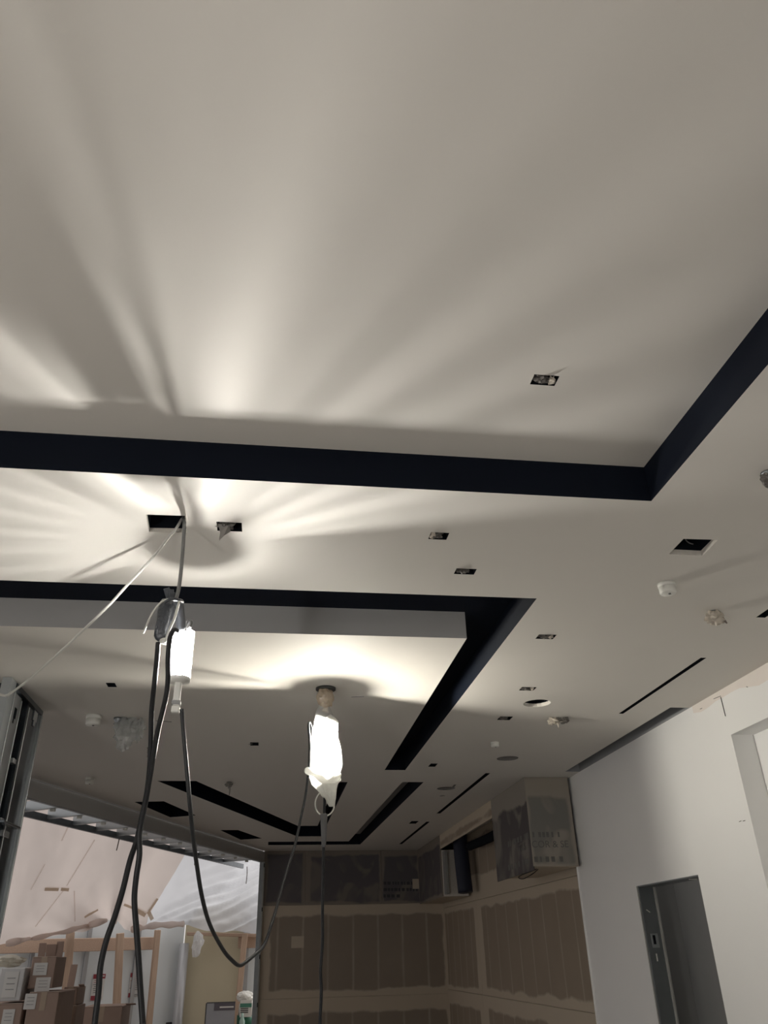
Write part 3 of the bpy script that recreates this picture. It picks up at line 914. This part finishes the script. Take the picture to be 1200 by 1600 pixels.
rim = [hit(u, edge_row(u) - 2.5, .02) for u in range(10, 177, 12)]
tube('rolled_hem', rim, lambda t: .035 + .012 * math.sin(t * 23), TARP, tarp, 10, 4)
rim = [hit(u, edge_row(u) - 2.5, .02) for u in range(206, 291, 10)]
tube('rolled_hem', rim, lambda t: .045 + .010 * math.sin(t * 19), TARP, tarp, 10, 4)
pg = crumple('plastic_bundle', at(308, 1476, 14.1), (.08, .05, .15), sheet('milky_film', (.8, .8, .8), .4, clear=.15), None, .5, 11, 3)
tagl(pg, 'crumpled scrap of clear plastic hanging in front of the cream panel', 'plastic scrap')

# cartons
def carton(name, label, pl, pr, ptop, Y, D, zb, material=CARD, ang=0.0, flaps=(), labels=(), tape=True):
    a, b = at(pl, ptop, Y), at(pr, ptop, Y)
    w, h = b.x - a.x, a.z - zb
    c = Vector(((a.x + b.x) / 2, Y + D / 2, zb))
    Rm = Matrix.Rotation(math.radians(ang), 3, 'Z')
    e = empty(name, c)
    tagl(e, label, 'carton', 'cartons outside the opening')
    box('body', c + Vector((0, 0, h / 2)), (w, D, h), material, e, Rm, .006)
    if tape:
        box('tape', c + Rm @ Vector((0, -D / 2 - .001, h - .07)), (.05, .002, .14), TAPE, e, Rm, 0)
        box('top_edge', c + Rm @ Vector((0, -D / 2 + .004, h + .002)), (w * .96, .012, .006), CARDL, e, Rm, .001)
    for (fx, fw, fh, tilt) in flaps:       # open top flaps standing on the front edge
        R2 = Rm @ Matrix.Rotation(math.radians(tilt), 3, 'X')
        box('flap', c + Rm @ Vector((fx * w, -D * .1, h)) + R2 @ Vector((0, 0, fh / 2)), (fw * w, .008, fh), material, e, R2, .002)
    for (lx, lz, lw, lh) in labels:
        s = box('paper_label', c + Rm @ Vector((lx * w, -D / 2 - .003, lz * h)), (lw, .003, lh), LABELP, e, Rm, .0005)
        for q in range(3):
            box('print_mark', c + Rm @ Vector((lx * w, -D / 2 - .0055, lz * h)) + Vector((0, 0, lh * (.25 - .22 * q))), (lw * .6, .001, lh * .035), mat('grey_print', (.30, .30, .30), .7), s, Rm, 0)
    return e
YC = 8.6
t1 = at(20, 1571, YC).z
t2 = at(70, 1551, YC).z
carton('carton', 'big brown carton at lower left under the white carton', -55, 36, 1571, YC, .75, 0, labels=((.28, .93, .10, .12),))
carton('carton', 'big brown carton under the open-flapped carton', 46, 93, 1551, YC, .7, 0, labels=((-.42, .955, .10, .12),))
carton('carton', 'white printed carton stacked on the lower left brown carton', 2, 40, 1513, YC + .05, .5, t1 + .03, CARDW, labels=((.0, .5, .12, .2),), tape=False)
carton('carton', 'brown carton with raised open flaps on top of the stack', 51, 89, 1496, YC + .12, .42, t2 + .03, flaps=((-.33, .3, .12, 10), (.05, .42, .11, 14), (.40, .30, .13, 6)), labels=((-.1, .62, .12, .10), (.1, .13, .13, .11)), tape=True)
carton('carton', 'narrow brown carton standing right of the big cartons', 102, 120, 1572, 9.4, .45, 0)
carton('carton', 'small brown carton on the narrow carton, below the pine post', 100, 122, 1543, 9.42, .4, at(102, 1572, 9.4).z + .004, flaps=((-.3, .5, .20, -12), (.55, .4, .06, 70)))
carton('carton', 'flat-topped brown carton below the left printed sticker', 128, 192, 1574, 10.3, .6, 0, flaps=((.62, .25, .05, 75),))
pb_ = crumple('plastic_bag', at(8, 1507, YC + .3), (.17, .15, .05), sheet('bag_film', (.75, .73, .66), .4), None, .4, 5, 3)
pb_.location.z = at(20, 1513, YC + .05).z + .06
tagl(pb_, 'crumpled pale plastic bag on the white carton', 'bag')

# board and jug by the jamb
st_y = 13.6
xb0, xb1 = at(322, 1580, st_y).x, at(367, 1580, st_y).x
zt = at(340, 1567, st_y).z
gb = empty('panel_board', (0.5 * (xb0 + xb1), st_y, 0))
tagl(gb, 'grey leaning board with dark label strip in front of the cream panel', 'board')
tl = Matrix.Rotation(-.06, 3, 'X')
box('sheet', (0.5 * (xb0 + xb1), st_y + .03, zt / 2), (xb1 - xb0, .03, zt), mat('dusty_grey_board', (.30, .31, .34), .6, var=.12), gb, bevel=.004)
box('frame_edge', (xb0 - .006, st_y + .028, zt / 2), (.012, .036, zt), INK, gb, bevel=.002)
box('frame_edge', (0.5 * (xb0 + xb1), st_y + .028, zt + .004), (xb1 - xb0, .036, .01), INK, gb, bevel=.002)
lp = at(351, 1573, st_y)
ls = box('label_strip', (lp.x, st_y + .012, lp.z), (.30, .006, .09), mat('strip_dark', (.10, .09, .11), .6), gb, bevel=.001)
box('label_text', (lp.x + .03, st_y + .007, lp.z - .005), (.20, .004, .018), LABELP, ls, bevel=0)
crate = carton('carton', 'tall carton carrying the green and white jug by the jamb', 366, 399, 1604, 13.55, .4, 0, tape=False)
jc = at(383, 1600, 13.75)
jz = at(383, 1604, 13.55).z + .004
jug = empty('jug', (jc.x, 13.75, jz))
tagl(jug, 'white jug with green printed label and crumpled white cap cover beside the jamb', 'jug')
zz = [at(383, r, 13.75).z for r in (1586, 1569, 1561)]
lathe('body', (jc.x, 13.75, 0), [(.11, jz), (.125, jz + .02), (.125, zz[0])], mat('green_plastic', (.02, .13, .08), .5), jug, 18)
lathe('shoulder', (jc.x + .01, 13.75, 0), [(.12, zz[0]), (.115, zz[1]), (.07, zz[2])], WHITE_PL, jug, 18)
crumple('cap_cover', at(383, 1557, 13.75), (.13, .11, .075), WHITE_PL, jug, .25, 9, 3)
lb = box('label', (jc.x, 13.62, at(383, 1576, 13.6).z), (.17, .008, .21), LABELP, jug, bevel=.001)
box('label_band', (jc.x, 13.614, at(383, 1571, 13.6).z), (.17, .004, .05), mat('green_band', (.06, .20, .15), .6), lb, bevel=0)
for r in (1576, 1579, 1582):
    box('print_mark', (jc.x - .02, 13.613, at(383, r, 13.6).z), (.11, .004, .012), INK, lb, bevel=0)
sb = lathe('spray_bottle', (at(378, 1600, 13.6).x, 13.56, 0), [(.035, jz), (.04, jz + .02), (.04, jz + .06), (.018, jz + .12), (.016, jz + .16)], mat('pale_green_plastic', (.35, .5, .45), .4), None, 14)
tagl(sb, 'small pale green bottle in front of the jug', 'bottle')

# ================================================================== HANGING WORK LIGHTS
# --- lamp by the square cut-out
LX = at(283, 1030, 2.60).x
LY = 2.60
BY = 2.44
ztop, zbot = at(282, 987, LY).z, at(283, 1062, LY).z
lamp = empty('work_light', (LX, LY, zbot - .12))
tagl(lamp, 'glowing caged work light hanging from the square ceiling cut-out', 'work light', 'hanging work lights')
LEDM1 = emit('led_glow_cool', (1.0, .965, .905), LED1)
seg = (ztop - zbot - .012) / 3
for q in range(3):             # three short emitters, falloff flattened by an added baffle
    zt_ = ztop - .008 - seg * q
    lathe('led_segment', (LX, LY, 0), [(.001, zt_ - seg + .008), (.005, zt_ - seg + .010), (.005, zt_ - .010), (.001, zt_ - .008)], LEDM1, lamp, 12)
    if q:
        lathe('light_baffle', (LX, LY, 0), [(.001, zt_ - .001), (.029, zt_), (.029, zt_ + .002), (.001, zt_ + .003)], GUARD, lamp, 20)
R1 = .036                      # shade shuts off far and right sides; slats added to stripe the light
for a0_, a1_ in ((-71, -64), (-58, -52), (-46, -40), (-34, -28), (-22, 150), (155, 163), (168, 176), (181, 189), (194, 202), (207, 215), (220, 228), (234, 240)):
    lathe('shade', (LX, LY, 0), [(R1, zbot), (R1, ztop)], GUARD, lamp, max(3, int((a1_ - a0_) / 7)), a0=a0_, a1=a1_)
lathe('end_cap', (LX, LY, 0), [(.006, zbot - .012), (R1 + .001, zbot - .008), (R1 + .001, zbot + .006), (.006, zbot + .008)], WHITE_PL, lamp, 20)
lathe('end_cap', (LX, LY, 0), [(.006, ztop - .004), (R1 * .6, ztop - .006), (R1 * .55, ztop), (.006, ztop + .016)], GREYC, lamp, 20)
for az in (-172, -128, -100):
    a = math.radians(az)
    d = Vector((math.cos(a), math.sin(a), 0)) * R1
    tube('cage_wire', [Vector((LX, LY, zbot)) + d, Vector((LX, LY, ztop)) + d], .0009, STEEL, lamp, 5)
hz1, hz0 = at(283, 1068, LY).z, at(283.5, 1112, LY).z
hx = LX
box('handle', (hx, LY, (hz0 + hz1) / 2 + .012), (.022, .022, hz1 - hz0 - .01), WHITE_PL, lamp, bevel=.004)
box('handle_collar', (hx, LY, hz0 + .028), (.029, .029, .014), mat('grey_plastic', (.35, .36, .36), .5), lamp, bevel=.003)
box('handle_end', (hx, LY, hz0 + .006), (.026, .026, .022), WHITE_PL, lamp, bevel=.003)
# hook bracket and clip above the tube
hk = [Vector((LX, LY, ztop + .01)), Vector((LX + .012, LY - .01, ztop + .03)), Vector((LX + .024, LY - .026, ztop + .028)), Vector((LX + .022, LY - .030, ztop + .004))]
tube('hook', hk, .0045, GREYC, lamp, 7)
tube('hook', [Vector((LX, LY, ztop + .01)), Vector((LX + .006, LY - .03, ztop + .03)), at(283, 980, BY + .08)], .004, GREYC, lamp, 7)

# --- two driver bricks taped together above it
br = empty('driver_bundle', at(266, 1000, BY))
tagl(br, 'pair of dark plastic-wrapped power bricks taped above the caged work light', 'power adapter')
def capsule(name, pa, pb_, r, material, parent, flat=1.0, seed=0):
    a, b = Vector(pa), Vector(pb_)
    z = (b - a).normalized()
    x = Vector((1, 0, 0)); x = (x - z * x.dot(z)).normalized()
    y = z.cross(x)
    V, F = [], []
    S, n = 14, 14
    prof = [(0, .35), (.03, .75), (.10, .95), (.3, 1.0), (.5, .98), (.7, 1.0), (.88, .95), (.95, .7), (1.0, .3)]
    for t, k in prof:
        for i in range(n):
            an = 2 * math.pi * i / n
            rr = r * k * (1 + .10 * noise.noise(Vector((math.cos(an) * 2, math.sin(an) * 2, t * 5 + seed))))
            V.append(a.lerp(b, t) + x * math.cos(an) * rr + y * math.sin(an) * rr * flat)
    for j in range(len(prof) - 1):
        for i in range(n):
            F.append((j * n + i, j * n + (i + 1) % n, (j + 1) * n + (i + 1) % n, (j + 1) * n + i))
    F.append(tuple(range(n))[::-1]); F.append(tuple((len(prof) - 1) * n + i for i in range(n)))
    return mk(name, V, F, material, parent, True)
capsule('brick', at(263, 936, BY), at(251, 1003, BY), .026, GREYW, br, .8, 1)
capsule('brick', at(279, 938, BY + .03), at(284, 986, BY + .08), .016, mat('grey_fitting', (.09, .095, .105), .35, var=.2, scale=30), br, .8, 2)
for i, (t, tw) in enumerate((((260, 919), .011), ((268, 921), .013), ((273, 926), .009))):
    a, b = at(*t, BY), at(266 + i * 3, 940, BY)
    bar('tape_tail', a, b, .020 - i * .004, .003, GREYW, br, side=(1, .4 * i, .2), bevel=.001)
tube('tape_wrap', [at(258, 941, BY - .03), at(268, 936, BY - .035), at(281, 938, BY - .01), at(284, 941, BY + .03), at(272, 940, BY + .035)], .006, GREYW, br, 7)
tube('pigtail', [at(264, 936, BY - .02), at(252, 941, BY - .03), at(240, 955, BY - .035), at(232, 970, BY - .04), at(224, 989, BY - .04)], .0032, WHITEC, br, 7)
tube('lead', [at(280, 940, BY - .02), at(273, 965, BY - .03), at(264, 985, BY - .03), at(258, 1004, BY - .02)], .004, WHITEC, br, 7)
crumple('strain_relief', at(259, 1002, BY), (.022, .02, .010), WHITE_PL, br, .2, 4, 2)

# --- cords of that lamp
HZ = CEIL + .01
cd = tube('suspension_cord', [onc(286, 809, CEIL + .05), onc(288, 813, CEIL + .006), at(287, 840, 2.415), at(284, 880, 2.425), at(280, 915, 2.435), at(276, 932, BY), at(274, 937, BY)], .0062, GREYC, None, 8)
tagl(cd, 'grey cord dropping from the square cut-out to the power bricks', 'cord')
wc = tube('white_cable', [onc(284, 811, CEIL + .04), at(275, 826, 2.455), at(262, 841, 2.49), at(243, 866, 2.56), at(222, 890, 2.63), at(200, 913, 2.70), at(170, 946, 2.80), at(135, 980, 2.92), at(100, 1013, 3.05), at(70, 1040, 3.2), at(40, 1066, 3.35), at(12, 1086, 3.5), at(-12, 1101, 3.65), Vector((-1.40, 4.21, CZ + .72))], .0052, WHITEC, None, 8)
tagl(wc, 'pale cable slanting from the square cut-out to the steel studs', 'cable')
c3 = tube('black_cord', [at(247, 1004, BY), at(245, 1030, BY), at(241, 1070, BY), at(237, 1110, BY), at(236, 1150, BY), at(234.5, 1190, BY), at(230, 1235, BY), at(220, 1285, BY + .01), at(213, 1315, BY + .01), at(203, 1345, BY), at(192, 1390, BY), at(180, 1430, BY), at(166, 1470, BY), at(157, 1510, BY), at(154, 1550, BY), at(148, 1600, BY), at(144, 1650, BY), at(141, 1700, BY), at(139, 1770, BY), at(138, 1860, BY), Vector((-.80, BY - .02, .35)), Vector((-.80, BY - .03, .15)), Vector((-.79, BY - .06, .014))], .0078, BLACK, None, 8)
tagl(c3, 'black power cord hanging from the left brick, left strand of the crossing pair', 'cord', 'cords hanging to the floor')
c4 = tube('black_cord', [at(277, 986, BY - .03), at(271, 985, BY - .045), at(265, 1000, BY - .045), at(262.5, 1030, BY - .03), at(262.5, 1060, BY - .02), at(260, 1085, BY - .015), at(254, 1112, BY - .012), at(246, 1145, BY - .015), at(240, 1180, BY - .02), at(234, 1215, BY - .025), at(226, 1260, BY - .025), at(218, 1300, BY - .02), at(218, 1335, BY - .01), at(213, 1370, BY), at(210, 1405, BY), at(213, 1450, BY), at(216, 1490, BY), at(219, 1540, BY), at(223, 1600, BY), at(225, 1650, BY), at(226, 1700, BY), at(226, 1770, BY), at(225, 1860, BY), Vector((-.56, BY, .35)), Vector((-.56, BY, .15)), Vector((-.55, BY - .04, .014))], .0078, BLACK, None, 8)
tagl(c4, 'black power cord looping off the lamp top, right strand of the crossing pair', 'cord', 'cords hanging to the floor')
Y0, Y1 = LY, 4.30
def sw_(px, py, t): return at(px, py, Y0 + (Y1 - Y0) * t)
c5 = tube('swag_cord', [at(284, 1108, LY), at(286, 1135, LY + .005), at(289, 1170, LY + .02), at(293, 1215, LY + .04), at(297, 1260, LY + .07), at(302, 1310, LY + .12), at(308, 1355, LY + .18), at(316, 1403, LY + .26), at(328, 1445, LY + .38), at(348, 1483, LY + .55), at(362, 1500, LY + .68), at(374, 1508.5, LY + .80), at(386, 1502, LY + .92), at(400, 1490, LY + 1.04), at(413, 1476, LY + 1.14), at(424, 1445, LY + 1.26), at(436, 1405, LY + 1.38), at(449, 1358, LY + 1.5), at(461, 1320, LY + 1.58), at(470, 1278, LY + 1.64), at(477, 1245, LY + 1.67), at(482, 1205, LY + 1.68), at(484, 1165, LY + 1.68), at(482, 1135, LY + 1.69), at(484, 1129, LY + 1.70), at(487, 1140, LY + 1.71)], .0068, mat('dark_grey_jacket', (.035, .037, .04), .42, var=.1, spec=.3), None, 8)
tagl(c5, 'dark cord swagged between the caged work light and the bagged light', 'cord')

# --- lamp in the plastic bag
L2Y = 4.34
l2 = empty('bagged_light', onc(508, 1077))
tagl(l2, 'work light glowing inside a knotted white plastic bag hung from the ceiling', 'work light', 'hanging work lights')
L2X = at(516, 1160, L2Y).x
z2t, z2b = at(514, 1128, L2Y).z, at(516, 1212, L2Y).z
LEDM2 = emit('led_glow_warm', (1.0, .945, .83), LED2)
R2 = .045
seg = .05
for q in range(3):
    zt_ = z2t - .006 - seg * q
    lathe('led_segment', (L2X, L2Y, 0), [(.001, zt_ - seg + .008), (.005, zt_ - seg + .010), (.005, zt_ - .010), (.001, zt_ - .008)], LEDM2, l2, 12)
    if q:
        lathe('light_baffle', (L2X, L2Y, 0), [(.001, zt_ - .001), (.044, zt_), (.044, zt_ + .002), (.001, zt_ + .003)], GUARD, l2, 20)  # added to cut the steep light onto the ceiling
lathe('shade', (L2X, L2Y, 0), [(R2, z2b - .01), (R2, z2t + .01)], GUARD, l2, 24, a0=20, a1=183)
lathe('end_cap', (L2X, L2Y, 0), [(.006, z2b - .01), (.02, z2b), (.042, z2b + .028), (.006, z2b + .032)], WHITE_PL, l2, 16)
lathe('end_cap', (L2X, L2Y, 0), [(.006, z2t - .004), (R2, z2t - .002), (.03, z2t + .02), (.006, z2t + .04)], WHITE_PL, l2, 16)
rings = [(1099, 503, 511), (1106, 497, 516), (1114, 493.5, 519), (1126, 491, 522), (1140, 488.5, 525), (1155, 486.5, 528), (1170, 484.5, 531), (1184, 482.5, 533), (1196, 481, 533.5), (1206, 480, 531), (1214, 481, 527)]
V, F = [], []
nb = 48
for j, (row, a, b) in enumerate(rings):
    A, B = at(a, row, L2Y), at(b, row, L2Y)
    r = (B.x - A.x) / 2
    c = (A + B) / 2
    for i in range(nb):
        an = 2 * math.pi * i / nb
        fo = 1 + (.05 + .08 * j / len(rings)) * noise.noise(Vector((math.cos(an) * 3.2, math.sin(an) * 3.2, j * .28))) + .04 * math.sin(an * 9 + j * .4)
        V.append(c + Vector((math.cos(an) * r * fo, math.sin(an) * max(r * .95, .02) * fo, .01 * noise.noise(Vector((an, j, 3))))))
for j in range(len(rings) - 1):
    for i in range(nb):
        F.append((j * nb + i, j * nb + (i + 1) % nb, (j + 1) * nb + (i + 1) % nb, (j + 1) * nb + i))
mk('bag', V, F, BAGM, l2, True)
# gathered hem sloping down to the right and its tail
hem = [(1205, 478, 531), (1209, 477, 532), (1216, 482, 530), (1226, 489, 527), (1236, 497, 525.5), (1246, 505, 524.5), (1254, 511, 523.5), (1260, 514, 522)]
V, F = [], []
for j, (row, a, b) in enumerate(hem):
    A, B = at(a, row, L2Y), at(b, row, L2Y)
    r = (B.x - A.x) / 2
    c = (A + B) / 2
    for i in range(nb):
        an = 2 * math.pi * i / nb
        drop = (math.cos(an) * .5 - .1) * -.02 * (j < 3)
        fo = 1 + .13 * noise.noise(Vector((math.cos(an) * 4, math.sin(an) * 4, j * .7 + 9))) + .06 * math.sin(an * 11 + j)
        V.append(c + Vector((math.cos(an) * r * fo, math.sin(an) * r * .8 * fo, drop)))
for j in range(len(hem) - 1):
    for i in range(nb):
        F.append((j * nb + i, j * nb + (i + 1) % nb, (j + 1) * nb + (i + 1) % nb, (j + 1) * nb + i))
mk('bag_hem', V, F, sheet('milky_hem', (.82, .82, .78), .5, clear=.15, gloss=.06, scale=40, var=.15), l2, True)
tube('bag_roll', [at(479, 1203, L2Y - .06), at(486, 1208, L2Y - .09), at(497, 1214, L2Y - .10), at(510, 1221, L2Y - .09), at(522, 1218, L2Y - .07), at(531, 1210, L2Y - .03)], lambda t: .014 + .005 * math.sin(t * 17), sheet('milky_roll', (.85, .85, .82), .5, clear=.1, scale=40, var=.1), l2, 10)
# knot of the bag and wrapped ceiling box
cb = onc(509, 1075)
lathe('ceiling_ring', (cb.x, cb.y, 0), [(.050, CEIL - .014), (.056, CEIL - .012), (.056, CEIL - .001), (.02, CEIL - .0005)], mat('dark_ring', (.03, .03, .03), .5), l2, 24)
crumple('wrapped_box', at(508, 1089, cb.y), (.048, .045, .055), sheet('dusty_film', (.62, .52, .40), .35, clear=.2, gloss=.1, scale=40, var=.25), l2, .30, 6, 3, 2.2)
tube('bag_knot', [at(506, 1097, L2Y), at(509, 1104, L2Y), at(508, 1112, L2Y)], lambda t: .022 - .010 * math.sin(math.pi * t), sheet('knot_film', (.75, .72, .66), .4, clear=.1, scale=40), l2, 10)
# wire ring below
rg = []
for i in range(25):
    an = 2 * math.pi * i / 24
    rg.append(at(507.5 + 15 * math.cos(an), 1256 + 19 * math.sin(an), L2Y))
tube('wire_ring', rg, .0042, WHITEC, l2, 7, 3)
c6 = empty('drop_cord', at(506, 1275, L2Y))
tagl(c6, 'long dark cord hanging straight down below the bagged light', 'cord')
tube('plug', [at(506, 1272, L2Y), at(506, 1290, L2Y), at(506, 1312, L2Y), at(505.5, 1324, L2Y)], lambda t: .018 * (1 - .55 * t) + .002, mat('dark_grey_rubber', (.09, .09, .095), .5), c6, 10)
tube('jacket', [at(507.5, 1240, L2Y), at(507, 1262, L2Y), at(506, 1300, L2Y), at(505.5, 1330, L2Y), at(505, 1370, L2Y), at(504, 1420, L2Y), at(504, 1470, L2Y), at(501, 1515, L2Y), at(502, 1550, L2Y), at(500, 1600, L2Y), at(500, 1650, L2Y), at(500, 1700, L2Y), at(500, 1800, L2Y), Vector((.31, L2Y, .35)), Vector((.31, L2Y, .15)), Vector((.30, L2Y - .04, .013))], .0075, BLACK, c6, 8)

# ================================================================== CEILING DEVICES
def detector(px, py, r, h, label, name='smoke_detector'):
    c = onc(px, py)
    e = empty(name, c)
    tagl(e, label, 'detector', 'detectors on the ceiling')
    lathe('base', (c.x, c.y, 0), [(r, CEIL), (r, CEIL - h * .35)], WHITE_PL, e, 24)
    lathe('cover', (c.x, c.y, 0), [(r * .93, CEIL - h * .35), (r * .93, CEIL - h * .9), (r * .84, CEIL - h), (.001, CEIL - h)], WHITE_PL, e, 24)
    lathe('sensor', (c.x + r * .1, c.y - r * .1, 0), [(r * .16, CEIL - h), (r * .14, CEIL - h - .004), (.001, CEIL - h - .004)], GREYC, e, 10)
    return e
detector(1041, 912, .036, .045, 'white round detector on the ceiling right of the second navy slot')
detector(773, 1160, .03, .032, 'small white detector between the two far round ceiling holes')
detector(147, 1118, .045, .06, 'round detector on the shaded ceiling beside the steel studs')
detector(141, 1215, .035, .05, 'small white detector near the skewed header')
def wrapped(px, py, size, label, material, seed, tail=None, drop=.0, mat2=None, name='wrapped_sprinkler'):
    c = onc(px, py)
    e = empty(name, c)
    tagl(e, label, 'sprinkler', 'wrapped sprinkler heads')
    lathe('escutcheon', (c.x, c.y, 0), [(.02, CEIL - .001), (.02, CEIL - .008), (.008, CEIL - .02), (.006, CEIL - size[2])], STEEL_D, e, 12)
    crumple('wrapping', (c.x, c.y, CEIL - size[2] * .95 - drop), size, material, e, .55, seed, 3, 2.3)
    if tail:
        tube('wrapping_tail', tail, lambda t: .010 * (1 - t) + .003, mat2 or material, e, 7)
    return e
c = onc(1116, 956)
wrapped(1114, 955, (.042, .034, .032), 'paper-wrapped sprinkler head with a twisted tail, near the right wall', PAPER, 2,
        [Vector((c.x + .01, c.y, CEIL - .03)), at(1128, 966, c.y - .02), at(1136, 974, c.y - .03)], mat2=mat('dark_paper_twist', (.16, .13, .11), .8))
c = onc(870, 1122)
wrapped(863, 1122, (.035, .035, .022), 'torn paper wrap around a sprinkler beside the round ceiling hole', PAPER, 8,
        [Vector((c.x, c.y, CEIL - .01)), at(872, 1130, c.y), at(873, 1137, c.y)])
wrapped(881, 1121, (.03, .03, .02), 'darker paper scrap wrapped over a sprinkler, right of the torn paper wrap', PAPERD, 12)
c = onc(1197, 741)
wrapped(1198, 738, (.024, .022, .026), 'foil-wrapped sprinkler head at the right edge of the view', PAPERD, 21)
c = onc(205, 1122)
w4 = wrapped(204, 1124, (.085, .06, .05), 'large clear plastic bundle hanging from the shaded ceiling left of the cords', FILM, 31, None, .0)
crumple('wrapping', at(196, 1146, c.y), (.062, .05, .095), FILM, w4, .6, 32, 3, 2.0)
crumple('wrapping', at(219, 1140, c.y), (.022, .03, .07), FILM, w4, .6, 33, 3, 2.0)
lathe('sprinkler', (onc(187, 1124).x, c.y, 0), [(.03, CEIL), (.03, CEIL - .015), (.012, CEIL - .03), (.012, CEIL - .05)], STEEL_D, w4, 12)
c = onc(238, 1160)
wrapped(236.5, 1162, (.020, .02, .05), 'small dull wrapped sprinkler just left of the hanging black cords', mat('grey_film', (.25, .24, .22), .3, .3, var=.4, scale=60), 41)
c = onc(357, 1226)
wrapped(358, 1222, (.03, .03, .02), 'small wrapped sprinkler beside the far skewed navy slot', mat('grey_film', (.25, .24, .22)), 51,
        [Vector((c.x, c.y, CEIL - .02)), at(359, 1232, c.y), at(358, 1243, c.y)])
# slim slit and arrow-shaped scrape in the ceiling near the bagged lamp
for (pa, pb2, w, nm) in (((549, 1089), (569, 1088), .010, 'ceiling_slit'), ((389, 1163), (394, 1162), .012, 'ceiling_slit'), ((243, 1126), (268, 1128), .010, 'ceiling_slit'), ((686, 1233), (707, 1231), .02, 'ceiling_slit'), ((707, 1231), (711, 1226), .02, 'ceiling_slit'), ((688, 1244), (694, 1243), .03, 'ceiling_slit')):
    a, b = onc(*pa, CEIL - .0005), onc(*pb2, CEIL - .0005)
    bar(nm, a, b, w, .002, GREYC, ceiling, side=(0, 1, 0), bevel=0)

# ================================================================== added fill light, a globe on a tripod behind the viewer
tp = Vector((-2.3, -1.0, 0))
tl3 = empty('added_fill_light', tp)
tagl(tl3, 'added fill light, a white globe on a tripod behind the viewer', 'work light', 'added fill lights')
lathe('globe', (tp.x, tp.y, .75), [(.001, -.13), (.07, -.11), (.12, -.05), (.13, 0), (.12, .05), (.07, .11), (.001, .13)], emit('fill_globe_glow', (1.0, .955, .905), FILL_GLOBE), tl3, 24)
tube('pole', [tp + Vector((0, 0, .30)), tp + Vector((0, 0, .61))], .014, BLACK, tl3, 10)
for q in range(3):
    an = q * 2.094 + .4
    bar('leg', tp + Vector((0, 0, .40)), tp + Vector((.42 * math.cos(an), .42 * math.sin(an), .012)), .02, .02, BLACK, tl3)
